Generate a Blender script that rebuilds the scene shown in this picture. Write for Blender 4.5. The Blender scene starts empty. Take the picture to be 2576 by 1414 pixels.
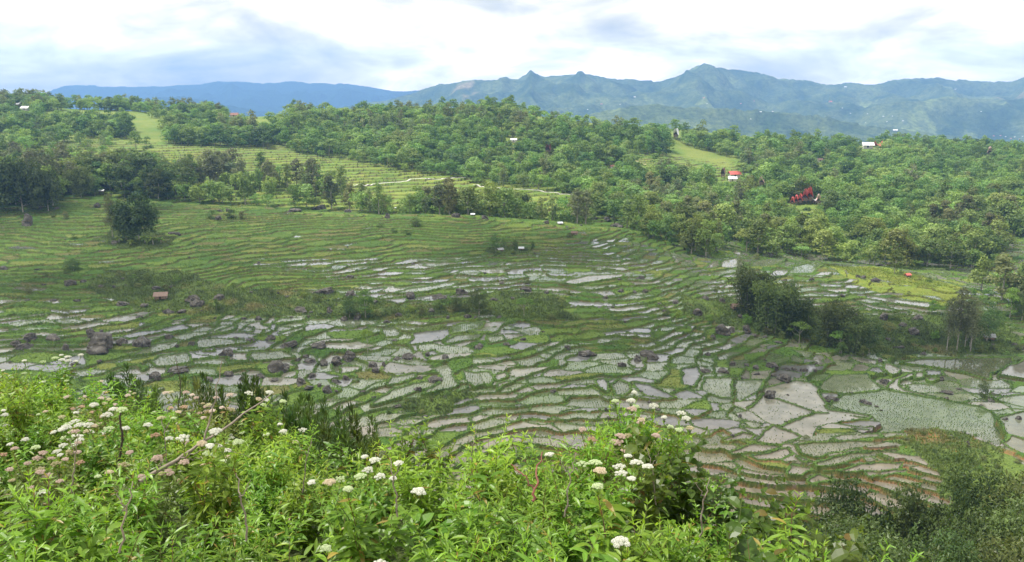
import bpy, math, random
import numpy as np
from mathutils import Vector

SC = bpy.context.scene
COL = SC.collection
RNG = np.random.default_rng(7)
random.seed(7)

# ------------------------------------------------------------------ camera
PITCH = math.atan((707 - 250) / 2022.0)          # the eye looks slightly down into the valley
cam_data = bpy.data.cameras.new("camera")
cam_data.sensor_width = 36.0
cam_data.lens = 36.0 * 2022.0 / 2576.0
cam_data.clip_start = 0.05
cam_data.clip_end = 40000.0
cam = bpy.data.objects.new("camera", cam_data)
COL.objects.link(cam)
cam.location = (0, 0, 0)
cam.rotation_euler = (math.pi / 2 - PITCH, 0, 0)
SC.camera = cam

# ------------------------------------------------------------------ sun, sky, exposure
SUN_EL, SUN_AZ = math.radians(63), math.radians(-72)      # azimuth from +Y towards +X
SUN_DIR = Vector((math.sin(SUN_AZ) * math.cos(SUN_EL), math.cos(SUN_AZ) * math.cos(SUN_EL), math.sin(SUN_EL)))
sun_data = bpy.data.lights.new("sun", 'SUN')
sun_data.energy = 4.7
sun_data.angle = math.radians(1.5)
sun_data.color = (1.0, 0.95, 0.86)
sun = bpy.data.objects.new("sun", sun_data)
COL.objects.link(sun)
sun.rotation_euler = SUN_DIR.to_track_quat('Z', 'Y').to_euler()
sun.location = (-300, 100, 900)

SC.view_settings.view_transform = 'Standard'
SC.view_settings.look = 'None'
SC.view_settings.exposure = 0.36
SC.view_settings.gamma = 1.0
SC.view_settings.use_curve_mapping = False
SC.render.engine = 'CYCLES'
cy = SC.cycles
cy.use_denoising = True
cy.denoiser = 'OPENIMAGEDENOISE'
cy.max_bounces = 5
cy.diffuse_bounces = 3
cy.glossy_bounces = 2
cy.transmission_bounces = 3
cy.transparent_max_bounces = 6
cy.volume_bounces = 1
cy.sample_clamp_indirect = 6.0
cy.use_adaptive_sampling = True
cy.adaptive_threshold = 0.02

world = bpy.data.worlds.new("World")
SC.world = world
world.use_nodes = True


def build_world():
    nt = world.node_tree
    N, L = nt.nodes, nt.links
    N.clear()
    out = N.new('ShaderNodeOutputWorld')
    bg_sky = N.new('ShaderNodeBackground')
    bg_cloud = N.new('ShaderNodeBackground')
    sky = N.new('ShaderNodeTexSky')
    sky.sky_type = 'NISHITA'
    sky.sun_disc = False
    sky.sun_elevation = SUN_EL
    sky.sun_rotation = SUN_AZ
    sky.altitude = 900
    bg_sky.inputs['Strength'].default_value = 0.1
    L.new(sky.outputs[0], bg_sky.inputs['Color'])
    tc = N.new('ShaderNodeTexCoord')

    def mapping(scale, loc=(0, 0, 0)):
        m = N.new('ShaderNodeMapping')
        m.inputs['Scale'].default_value = scale
        m.inputs['Location'].default_value = loc
        L.new(tc.outputs['Generated'], m.inputs['Vector'])
        return m

    def noise(m, scale, det, rough, dist=0.0):
        n = N.new('ShaderNodeTexNoise')
        n.inputs['Scale'].default_value = scale
        n.inputs['Detail'].default_value = det
        n.inputs['Roughness'].default_value = rough
        n.inputs['Distortion'].default_value = dist
        L.new(m.outputs[0], n.inputs['Vector'])
        return n

    def ramp(src, pts):
        r = N.new('ShaderNodeValToRGB')
        els = r.color_ramp.elements
        els[0].position, els[0].color = pts[0][0], (*pts[0][1], 1)
        els[1].position, els[1].color = pts[-1][0], (*pts[-1][1], 1)
        for p, c in pts[1:-1]:
            e = els.new(p)
            e.color = (*c, 1)
        L.new(src, r.inputs['Fac'])
        return r

    def math_(op, a, b):
        m = N.new('ShaderNodeMath')
        m.operation = op
        m.use_clamp = False
        for i, v in enumerate((a, b)):
            if isinstance(v, (int, float)):
                m.inputs[i].default_value = v
            else:
                L.new(v, m.inputs[i])
        return m.outputs[0]

    def maprange(v, a, b, c, d):
        m = N.new('ShaderNodeMapRange')
        m.interpolation_type = 'SMOOTHSTEP'
        L.new(v, m.inputs['Value'])
        for k, x in zip(('From Min', 'From Max', 'To Min', 'To Max'), (a, b, c, d)):
            m.inputs[k].default_value = x
        return m.outputs[0]

    sep = N.new('ShaderNodeSeparateXYZ')
    L.new(tc.outputs['Generated'], sep.inputs[0])
    big = noise(mapping((1.0, 1.0, 2.9), (0.37, 0.2, 0.55)), 6.5, 9.0, 0.52, 0.5)
    small = noise(mapping((1.0, 1.0, 2.6), (3.1, 1.7, 0.0)), 17.0, 6.0, 0.55, 0.2)
    mixv = math_('ADD', math_('MULTIPLY', big.outputs['Fac'], 0.78), math_('MULTIPLY', small.outputs['Fac'], 0.22))
    # the left of the sky carries a lower, greyer cloud deck that turns blue towards the far range
    left = maprange(sep.outputs['X'], -0.05, -0.52, 0.0, 1.0)
    low = maprange(sep.outputs['Z'], 0.062, 0.012, 0.0, 1.0)
    deck = math_('MULTIPLY', left, low)
    v2 = math_('SUBTRACT', mixv, math_('ADD', math_('MULTIPLY', deck, 0.12), 0.018))
    low_r = ramp(v2, [(0.25, (0.60, 0.56, 0.42)), (0.35, (1.02, 0.88, 0.56)), (0.42, (1.36, 1.16, 0.76)), (0.49, (1.80, 1.58, 1.15)), (0.56, (2.4, 2.1, 1.7))])
    high_r = ramp(v2, [(0.25, (0.70, 0.70, 0.68)), (0.35, (0.94, 0.91, 0.84)), (0.42, (1.14, 1.08, 0.96)), (0.49, (1.42, 1.36, 1.24)), (0.56, (1.8, 1.76, 1.66))])
    blend = N.new('ShaderNodeMixRGB')
    L.new(maprange(sep.outputs['Z'], 0.02, 0.22, 0.0, 1.0), blend.inputs['Fac'])
    L.new(low_r.outputs['Color'], blend.inputs[1])
    L.new(high_r.outputs['Color'], blend.inputs[2])
    L.new(blend.outputs[0], bg_cloud.inputs['Color'])
    bg_cloud.inputs['Strength'].default_value = 0.90
    gap = noise(mapping((1.0, 1.0, 1.6), (7.0, 2.0, 1.0)), 2.6, 5.0, 0.5)
    up = maprange(sep.outputs['Z'], 0.25, 0.6, 0.0, 1.0)
    hole = maprange(gap.outputs['Fac'], 0.55, 0.68, 0.0, 0.75)
    cover = math_('SUBTRACT', 1.0, math_('MULTIPLY', hole, up))
    mx = N.new('ShaderNodeMixShader')
    L.new(cover, mx.inputs['Fac'])
    L.new(bg_sky.outputs[0], mx.inputs[1])
    L.new(bg_cloud.outputs[0], mx.inputs[2])
    L.new(mx.outputs[0], out.inputs['Surface'])


build_world()

# ------------------------------------------------------------------ pixel <-> ground geometry (photo survey, 2576 px wide frame)
F = 2022.0
SP, CP = math.sin(PITCH), math.cos(PITCH)


def T(py):
    """drop per metre of depth for a photo row"""
    v = -(py - 707.0) / F
    return -(v * CP - SP) / (v * SP + CP)


def ray(px, py):
    u = (px - 1288.0) / F
    v = -(py - 707.0) / F
    k = v * SP + CP
    return u / k, (v * CP - SP) / k           # x/y and z/y


def project(x, y, z):
    d = y * CP - z * SP
    up = y * SP + z * CP
    return 1288.0 + F * x / d, 707.0 - F * up / d


WIN = {'A0': (0, 0, 1.885), 'B0': (1366, 0, 1.885), 'C0': (2732, 0, 1.885),
       'A1': (0, 700, 1.885), 'B1': (1366, 700, 1.885), 'C1': (2732, 700, 1.885),
       'A2': (0, 1400, 1.6676), 'B2': (1366, 1400, 1.6676), 'C2': (2732, 1400, 1.667),
       'V': (3100, 1100, 2.571)}
K = 2576.0 / 4096.0


def wp(win, x, y):
    ox, oy, s = WIN[win]
    return (ox + x / s) * K, (oy + y / s) * K


# ------------------------------------------------------------------ noise
def _h(ix, iy, seed):
    ix = (ix.astype(np.int64) & 0xFFFFFFFF).astype(np.uint64)
    iy = (iy.astype(np.int64) & 0xFFFFFFFF).astype(np.uint64)
    n = (ix * np.uint64(374761393) + iy * np.uint64(668265263) + np.uint64(seed) * np.uint64(2246822519)) & np.uint64(0xFFFFFFFF)
    n = ((n ^ (n >> np.uint64(13))) * np.uint64(1274126177)) & np.uint64(0xFFFFFFFF)
    n = n ^ (n >> np.uint64(16))
    n = (n * np.uint64(2654435761)) & np.uint64(0xFFFFFFFF)
    n = n ^ (n >> np.uint64(15))
    return n.astype(np.float64) / 4294967295.0


def vnoise(x, y, seed=0):
    x = np.asarray(x, float)
    y = np.asarray(y, float)
    ix, iy = np.floor(x), np.floor(y)
    fx, fy = x - ix, y - iy
    sx, sy = fx * fx * fx * (fx * (fx * 6 - 15) + 10), fy * fy * fy * (fy * (fy * 6 - 15) + 10)
    a, b = _h(ix, iy, seed), _h(ix + 1, iy, seed)
    c, d = _h(ix, iy + 1, seed), _h(ix + 1, iy + 1, seed)
    return (a + (b - a) * sx) * (1 - sy) + (c + (d - c) * sx) * sy


def fbm(x, y, oct=4, seed=0, gain=0.5):
    t, a, s = 0.0, 1.0, 0.0
    for o in range(oct):
        t = t + a * (vnoise(x * 2 ** o + 13.7 * o, y * 2 ** o - 7.1 * o, seed + o) - 0.5)
        s += a
        a *= gain
    return t / s * 2.0                      # about -1..1


def in_poly(x, y, poly):
    inside = np.zeros(np.shape(x), bool)
    n = len(poly)
    for i in range(n):
        x0, y0 = poly[i]
        x1, y1 = poly[(i + 1) % n]
        if y0 == y1:
            continue
        c = ((y0 > y) != (y1 > y)) & (x < (x1 - x0) * (y - y0) / (y1 - y0) + x0)
        inside ^= c
    return inside


def poly_dist(x, y, poly):
    d = np.full(np.shape(x), 1e9)
    n = len(poly)
    for i in range(n):
        ax, ay = poly[i]
        bx, by = poly[(i + 1) % n]
        dx, dy = bx - ax, by - ay
        L2 = dx * dx + dy * dy + 1e-12
        t = np.clip(((x - ax) * dx + (y - ay) * dy) / L2, 0, 1)
        d = np.minimum(d, np.hypot(x - ax - t * dx, y - ay - t * dy))
    return d


# ------------------------------------------------------------------ mesh and object helpers
def mesh_np(name, V, polys, mats, col=None, mat_idx=None, smooth=False):
    """V (n,3); polys: list of (m,k) index arrays; col (n,3) point colours"""
    me = bpy.data.meshes.new(name)
    V = np.asarray(V, np.float32)
    me.vertices.add(len(V))
    me.vertices.foreach_set('co', V.ravel())
    polys = [np.asarray(p, np.int32) for p in polys if len(p)]
    nl = sum(p.size for p in polys)
    npol = sum(len(p) for p in polys)
    me.loops.add(nl)
    me.loops.foreach_set('vertex_index', np.concatenate([p.ravel() for p in polys]))
    me.polygons.add(npol)
    tot = np.concatenate([np.full(len(p), p.shape[1], np.int32) for p in polys])
    st = np.zeros(npol, np.int32)
    st[1:] = np.cumsum(tot)[:-1]
    me.polygons.foreach_set('loop_start', st)
    if smooth:
        me.polygons.foreach_set('use_smooth', np.ones(npol, bool))
    else:
        me.polygons.foreach_set('use_smooth', np.zeros(npol, bool))
    for m in (mats if isinstance(mats, (list, tuple)) else [mats]):
        me.materials.append(m)
    if mat_idx is not None:
        me.polygons.foreach_set('material_index', np.asarray(mat_idx, np.int32))
    me.update(calc_edges=True)
    if col is not None:
        a = me.attributes.new('Col', 'FLOAT_COLOR', 'POINT')
        c = np.ones((len(V), 4), np.float32)
        c[:, :3] = col
        a.data.foreach_set('color', c.ravel())
    return me


def obj(name, me, parent=None):
    o = bpy.data.objects.new(name, me)
    COL.objects.link(o)
    if parent is not None:
        o.parent = parent
    return o


def tag(o, label, cat, group=None):
    o['label'] = label
    o['category'] = cat
    if group:
        o['group'] = group
    return o


def kind(o, k, label=None):
    o['kind'] = k
    if label:
        o['label'] = label
    return o


def thing(name, label, cat, group=None):
    o = bpy.data.objects.new(name, None)
    o.empty_display_size = 0.3
    COL.objects.link(o)
    return tag(o, label, cat, group)


class Proto:
    """one built thing; put() moves the original the first time and copies it with its parts afterwards"""
    def __init__(self, root):
        self.root, self.used = root, False

    def put(self, loc, rotz=0.0, scale=1.0, label=None, group=None, tilt=(0, 0)):
        if not self.used:
            self.used = True
            r = self.root
        else:
            r = self.root.copy()
            COL.objects.link(r)
            for ch in self.root.children:
                c = ch.copy()
                COL.objects.link(c)
                c.parent = r
                for g in ch.children:
                    d = g.copy()
                    COL.objects.link(d)
                    d.parent = c
        r.location = loc
        r.rotation_euler = (tilt[0], tilt[1], rotz)
        r.scale = (scale, scale, scale) if isinstance(scale, (int, float)) else scale
        if label:
            r['label'] = label
        if group:
            r['group'] = group
        return r

    def drop(self):
        if not self.used:
            for ch in list(self.root.children):
                for g in list(ch.children):
                    bpy.data.objects.remove(g)
                bpy.data.objects.remove(ch)
            bpy.data.objects.remove(self.root)


# ------------------------------------------------------------------ materials
def new_mat(name):
    m = bpy.data.materials.new(name)
    m.use_nodes = True
    nt = m.node_tree
    nt.nodes.clear()
    out = nt.nodes.new('ShaderNodeOutputMaterial')
    return m, nt.nodes, nt.links, out


def simple_mat(name, color, rough=0.8, noise_scale=3.0, vary=0.35, bump=0.0, spec=0.3):
    m, N, L, out = new_mat(name)
    b = N.new('ShaderNodeBsdfPrincipled')
    b.inputs['Roughness'].default_value = rough
    b.inputs['Specular IOR Level'].default_value = spec
    tc = N.new('ShaderNodeTexCoord')
    n = N.new('ShaderNodeTexNoise')
    n.inputs['Scale'].default_value = noise_scale
    n.inputs['Detail'].default_value = 6
    L.new(tc.outputs['Object'], n.inputs['Vector'])
    r = N.new('ShaderNodeValToRGB')
    e = r.color_ramp.elements
    e[0].position, e[1].position = 0.3, 0.7
    e[0].color = (*[c * (1 - vary) for c in color], 1)
    e[1].color = (*[min(1, c * (1 + vary)) for c in color], 1)
    L.new(n.outputs['Fac'], r.inputs['Fac'])
    L.new(r.outputs['Color'], b.inputs['Base Color'])
    if bump:
        bp = N.new('ShaderNodeBump')
        bp.inputs['Strength'].default_value = bump
        bp.inputs['Distance'].default_value = 0.05
        L.new(n.outputs['Fac'], bp.inputs['Height'])
        L.new(bp.outputs[0], b.inputs['Normal'])
    L.new(b.outputs[0], out.inputs['Surface'])
    return m


def leaf_mat(name, trans=0.35, hue_var=0.05, val_var=0.5, gloss=0.06, rough=0.45, base=None, tcol=(1.25, 1.3, 0.55)):
    """leaf colour from the point attribute, varied per plant, with light passing through the blade"""
    m, N, L, out = new_mat(name)
    oi = N.new('ShaderNodeObjectInfo')
    hs = N.new('ShaderNodeHueSaturation')
    if base is None:
        at = N.new('ShaderNodeAttribute')
        at.attribute_name = 'Col'
        L.new(at.outputs['Color'], hs.inputs['Color'])
    else:
        hs.inputs['Color'].default_value = (*base, 1)

    def mr(a, b, src):
        x = N.new('ShaderNodeMapRange')
        x.inputs['To Min'].default_value = a
        x.inputs['To Max'].default_value = b
        L.new(src, x.inputs['Value'])
        return x.outputs[0]
    L.new(mr(0.5 - hue_var, 0.5 + hue_var * 0.5, oi.outputs['Random']), hs.inputs['Hue'])
    ml = N.new('ShaderNodeMath')
    ml.operation = 'MULTIPLY'
    ml.inputs[1].default_value = 7.31
    L.new(oi.outputs['Random'], ml.inputs[0])
    fr = N.new('ShaderNodeMath')
    fr.operation = 'FRACT'
    L.new(ml.outputs[0], fr.inputs[0])
    L.new(mr(1 - val_var * 0.5, 1 + val_var * 0.5, fr.outputs[0]), hs.inputs['Value'])
    d = N.new('ShaderNodeBsdfDiffuse')
    t = N.new('ShaderNodeBsdfTranslucent')
    L.new(hs.outputs['Color'], d.inputs['Color'])
    tm = N.new('ShaderNodeMixRGB')
    tm.blend_type = 'MULTIPLY'
    tm.inputs['Fac'].default_value = 1.0
    tm.inputs[2].default_value = (*tcol, 1)
    L.new(hs.outputs['Color'], tm.inputs[1])
    L.new(tm.outputs[0], t.inputs['Color'])
    mx = N.new('ShaderNodeMixShader')
    mx.inputs['Fac'].default_value = trans
    L.new(d.outputs[0], mx.inputs[1])
    L.new(t.outputs[0], mx.inputs[2])
    g = N.new('ShaderNodeBsdfGlossy')
    g.inputs['Roughness'].default_value = rough
    g.inputs['Color'].default_value = (1, 1, 1, 1)
    m2 = N.new('ShaderNodeMixShader')
    m2.inputs['Fac'].default_value = gloss
    L.new(mx.outputs[0], m2.inputs[1])
    L.new(g.outputs[0], m2.inputs[2])
    L.new(m2.outputs[0], out.inputs['Surface'])
    return m
# ------------------------------------------------------------------ the valley: smooth base surface in (bearing, log depth)
def p(Y, py):
    return (Y, -Y * T(py))


COLS = {
    -500: [(.5, -1.7), (3, -3.0), (6, -3.9), (10, -4.8), (14, -5.4), (18, -8.5), (26, -15), (60, -40), (110, -58), (150, -64), p(205, 885), p(215, 850), p(232, 800), p(250, 750), p(272, 700), p(300, 650), p(330, 600), p(365, 550), p(400, 520), (430, -52), (470, -51), (520, -48), p(600, 390), p(700, 330), p(800, 285), p(900, 262), (960, -6), (1100, -40), (1400, -120)],
    0: [(.5, -1.7), (3, -3.0), (6, -3.9), (10, -4.8), (13, -5.25), (17, -8), (25, -14.5), (60, -40), (110, -58), (150, -64), p(205, 890), p(215, 850), p(232, 800), p(250, 750), p(272, 700), p(300, 650), p(330, 600), p(365, 550), p(400, 520), (430, -52), (470, -52), (520, -50), p(600, 400), p(700, 340), p(800, 290), p(900, 264), (960, -8), (1100, -40), (1400, -120)],
    300: [(.5, -1.7), (3, -3.0), (6, -3.9), (10, -4.9), (12, -5.4), (16, -8.5), (24, -15), (60, -42), (110, -60), (150, -66), p(200, 900), p(214, 850), p(232, 800), p(250, 750), p(272, 700), p(300, 650), p(330, 600), p(368, 550), p(405, 508), (430, -53), (470, -54), p(560, 420), p(700, 350), p(800, 300), p(880, 276), (940, -14), (1100, -50), (1400, -130)],
    700: [(.5, -1.7), (3, -3.1), (6, -4.0), (9.4, -4.4), (12, -7.8), (22, -15), (60, -44), (110, -64), (150, -70), p(185, 960), p(203, 900), p(220, 850), p(240, 800), p(256, 760), p(272, 730), p(300, 670), p(335, 610), p(370, 565), p(402, 518), (425, -57), (460, -62), p(520, 470), p(600, 410), p(680, 370), p(760, 318), p(820, 295), (900, -20), (1100, -60), (1400, -140)],
    1000: [(.5, -1.7), (3, -3.05), (5, -3.5), (7.0, -3.8), (9.2, -7.0), (22, -16), (60, -46), (110, -67), (145, -71), p(172, 1040), p(190, 960), p(208, 900), p(226, 850), p(244, 800), p(258, 765), p(275, 725), p(300, 680), p(335, 620), p(365, 580), p(398, 532), (425, -60), (455, -66), p(500, 500), p(570, 450), p(640, 415), (720, -38), (800, -20), (850, -17), (930, -34), (1100, -70), (1400, -150)],
    1300: [(.5, -1.7), (3, -3.05), (5, -3.58), (6.8, -3.98), (8.5, -6.2), (12, -10), (30, -24), (60, -47), (110, -69), (145, -74), p(170, 1060), p(195, 950), p(226, 850), p(246, 800), p(258, 770), p(272, 735), p(290, 700), p(318, 650), p(352, 600), p(385, 560), p(400, 545), (425, -63), (450, -69), p(480, 522), p(520, 495), p(570, 470), (640, -54), (720, -35), (790, -16), (850, -14), (950, -40), (1150, -90), (1400, -160)],
    1600: [(.5, -1.7), (3, -3.0), (5, -3.5), (7.2, -4.1), (9.5, -7.0), (14, -12), (30, -25), (60, -48), (110, -70), (140, -76), p(160, 1120), p(175, 1050), p(198, 950), p(215, 890), p(228, 850), p(246, 800), p(268, 745), p(290, 700), p(320, 650), p(345, 615), p(370, 585), p(385, 570), (405, -66), (430, -72), (470, -70), (520, -66), (600, -60), (700, -45), (800, -29), (870, -24), (960, -44), (1150, -90), (1400, -160)],
    1850: [(.5, -1.7), (3, -3.05), (4.5, -3.5), (7, -4.3), (9.5, -7.8), (14, -13), (30, -26), (60, -49), (105, -71), (135, -78.5), p(150, 1180), p(163, 1110), p(185, 1010), p(205, 940), p(225, 880), p(245, 825), p(262, 780), p(290, 715), p(315, 675), p(335, 650), (360, -70), (400, -72), (450, -70), (520, -67), (600, -62), (700, -54), (800, -42), (880, -40), (1000, -60), (1200, -110), (1400, -160)],
    2200: [(.5, -1.7), (2.5, -2.85), (4, -3.5), (5.6, -4.3), (9, -8.6), (14, -14), (30, -27), (60, -49), (80, -60), (105, -71), (130, -77), p(150, 1170), p(163, 1100), (185, -74.6), (222, -75), (232, -75), (243, -73.4), p(258, 800), p(280, 750), p(305, 705), p(322, 680), (345, -73), (400, -73), (470, -68), (560, -64), (650, -60), (750, -54), (850, -52), (930, -58), (1100, -100), (1400, -170)],
    2576: [(.5, -1.7), (2.5, -3.3), (4, -4.2), (6, -6.4), (9, -9.5), (14, -14), (30, -27), (60, -49), (80, -58), (105, -67), (130, -72), p(150, 1150), p(163, 1100), (185, -74.5), (222, -75), (234, -74.7), p(250, 838), p(258, 800), p(290, 735), (325, -74), (390, -71.5), (450, -68), (560, -64), (650, -60), (750, -53), (850, -54), (950, -65), (1100, -105), (1400, -170)],
    3100: [(.5, -1.7), (2.5, -3.3), (4, -4.2), (6, -6.4), (9, -9.5), (14, -14), (30, -27), (60, -48), (80, -56), (105, -64), (130, -70), p(150, 1130), p(163, 1100), (185, -74.5), (222, -74.5), (234, -74), p(250, 835), p(258, 800), p(290, 735), (325, -74), (390, -71.5), (450, -68), (560, -64), (650, -60), (750, -53), (850, -54), (950, -65), (1100, -105), (1400, -170)],
}


def stations(segs):
    out = []
    for a, b, s in segs:
        n = max(1, int(round(math.log(b / a) / s)))
        out.append(np.exp(np.linspace(math.log(a), math.log(b), n, endpoint=False)))
    out.append(np.array([segs[-1][1]]))
    return np.concatenate(out)


YS = stations([(0.6, 112, 0.03), (112, 250, 0.0017), (250, 480, 0.0019), (480, 720, 0.0034), (720, 1000, 0.008), (1000, 1400, 0.02)])
US = np.linspace(-0.93, 0.93, 1361)
LY = np.log(YS)
NR, NC = len(YS), len(US)


def smooth1(a, sig, axis):
    r = int(sig * 3) + 1
    k = np.exp(-0.5 * (np.arange(-r, r + 1) / sig) ** 2)
    k /= k.sum()
    pad = [(0, 0)] * a.ndim
    pad[axis] = (r, r)
    b = np.pad(a, pad, mode='edge')
    return np.apply_along_axis(lambda v: np.convolve(v, k, 'valid'), axis, b)


def base_surface():
    # regular log-depth sampling, smoothed, then resampled on the rows
    lr = np.linspace(LY[0], LY[-1], 1200)
    pxs = sorted(COLS)
    A = np.array([np.interp(lr, np.log([n[0] for n in COLS[c]]), [n[1] / n[0] for n in COLS[c]]) for c in pxs])
    A = smooth1(A, 4.0, 1)
    uc = np.array([(c - 1288) / F / 0.965 for c in pxs])
    B = np.array([np.interp(US, uc, A[:, i]) for i in range(A.shape[1])])     # rows x cols
    B = smooth1(B, 38.0, 1)
    C = np.array([np.interp(LY, lr, B[:, j]) for j in range(NC)]).T
    return C * YS[:, None]


Z0 = base_surface()
GX = US[None, :] * YS[:, None]
GY = np.repeat(YS[:, None], NC, 1)


def near_w(y):
    return np.clip((y - 60) / 80.0, 0, 1)


NOI = fbm(GX / 75, GY / 75, 3, 11) * 1.5 + fbm(GX / 24, GY / 24, 3, 31) * 0.75 + fbm(GX / 9, GY / 9, 2, 51) * 0.16
NOI *= near_w(GY)
NOI += near_w(GY) * np.clip((GY - 470) / 200, 0, 1) * fbm(GX / 110, GY / 110, 3, 77) * 5.0
NOI += np.clip((40 - GY) / 30, 0, 1) * fbm(GX / 2.2, GY / 2.2, 3, 91) * 0.16
# the flooded flats on the lower right are nearly level
flat = np.clip((GX - 40) / 40, 0, 1) * np.clip((GY - 160) / 15, 0, 1) * np.clip((245 - GY) / 12, 0, 1)
HS = Z0 + NOI * (1 - 0.55 * flat)


def grid_ij(x, y):
    y = np.maximum(np.asarray(y, float), YS[0])
    u = np.asarray(x, float) / y
    fj = np.clip((u - US[0]) / (US[1] - US[0]), 0, NC - 1.001)
    fi = np.clip(np.interp(np.log(y), LY, np.arange(NR)), 0, NR - 1.001)
    return fi, fj


def sample(G, x, y):
    fi, fj = grid_ij(x, y)
    i, j = fi.astype(int), fj.astype(int)
    a, b = fi - i, fj - j
    return (G[i, j] * (1 - a) * (1 - b) + G[i + 1, j] * a * (1 - b) + G[i, j + 1] * (1 - a) * b + G[i + 1, j + 1] * a * b)


def hit(px, py, y0=115.0, y1=1390.0, G=None):
    """first ground point along the sight line of a photo point"""
    G = HS if G is None else G
    sx, sz = ray(px, py)
    ys = np.exp(np.linspace(math.log(y0), math.log(y1), 2500))
    d = sample(G, sx * ys, ys) - sz * ys
    k = np.nonzero(d >= 0)[0]
    if len(k) == 0:
        return None
    k = k[0]
    y = ys[k]
    if k > 0:
        t = d[k - 1] / (d[k - 1] - d[k] + 1e-12)
        y = ys[k - 1] + t * (ys[k] - ys[k - 1])
    return sx * y, y, float(sample(G, np.array([sx * y]), np.array([y]))[0])


def wpoly(pts, y0=115.0):
    out = []
    for q in pts:
        h = hit(q[0], q[1], y0)
        if h is None:
            h = (ray(*q)[0] * 900, 900, 0)
        out.append((h[0], h[1]))
    return out


def W(win, pts):
    return wpoly([wp(win, a, b) for a, b in pts])


# ------------------------------------------------------------------ land use, surveyed from the photo
WILD = [
    W('A1', [(620, 850), (800, 720), (1100, 720), (1500, 760), (1750, 850), (2200, 880), (2575, 900), (2575, 1075), (1900, 1055), (1300, 1050), (1000, 1000), (900, 940)]),
    W('B1', [(0, 935), (350, 960), (700, 985), (820, 960), (1000, 920), (1250, 860), (1550, 900), (1660, 930), (1700, 1010), (1820, 1050), (1800, 1095), (1300, 1095), (1000, 1035), (850, 1070), (300, 1100), (0, 1095)]),
    W('C1', [(0, 880), (160, 960), (330, 900), (440, 960), (520, 900), (900, 960), (1000, 1010), (1240, 1040), (1500, 1060), (1850, 1060), (2000, 1060), (2250, 1060), (2400, 1130), (2575, 1260), (2575, 1345), (1950, 1355), (1600, 1375), (1300, 1310), (1050, 1290), (800, 1240), (550, 1200), (250, 1110), (0, 1040)]),
    W('C2', [(1250, 600), (1480, 545), (1700, 535), (1900, 570), (2060, 640), (2274, 700), (2274, 1000), (1700, 1000), (1650, 860), (1600, 740), (1400, 620)]),
    W('B2', [(250, 385), (560, 320), (700, 285), (860, 275), (900, 300), (820, 360), (700, 440), (560, 450), (350, 390)]),
    W('A1', [(750, 480), (900, 380), (1190, 400), (1300, 480), (1250, 560), (900, 560)]),
    W('B1', [(1100, 520), (1440, 540), (1440, 600), (1130, 605)]),
    W('C1', [(900, 640), (1200, 690), (1700, 730), (2050, 840), (2100, 870), (1850, 850), (1300, 760), (1100, 690)]),
]
GREEN = [   # young rice and grass terraces with hardly any open water
    wpoly([(-200, 480), (380, 500), (800, 515), (1100, 535), (1400, 555), (1590, 575), (1800, 640), (1700, 640), (1560, 600), (1300, 640), (1120, 640), (980, 650), (820, 650), (620, 650), (600, 720), (480, 745), (300, 740), (-200, 770)]),
    wpoly([(480, 650), (620, 665), (820, 690), (800, 730), (640, 740), (480, 720)]),
    W('B1', [(1420, 1090), (1800, 1120), (2050, 1160), (2000, 1250), (1700, 1270), (1560, 1200), (1420, 1190)]),
    W('B1', [(1850, 1290), (2150, 1240), (2250, 1300), (2100, 1340), (1880, 1340)]),
    W('C1', [(1100, 690), (1500, 700), (2050, 830), (2200, 900), (2000, 1000), (1850, 960), (1450, 880), (1250, 800)]),
]
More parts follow.
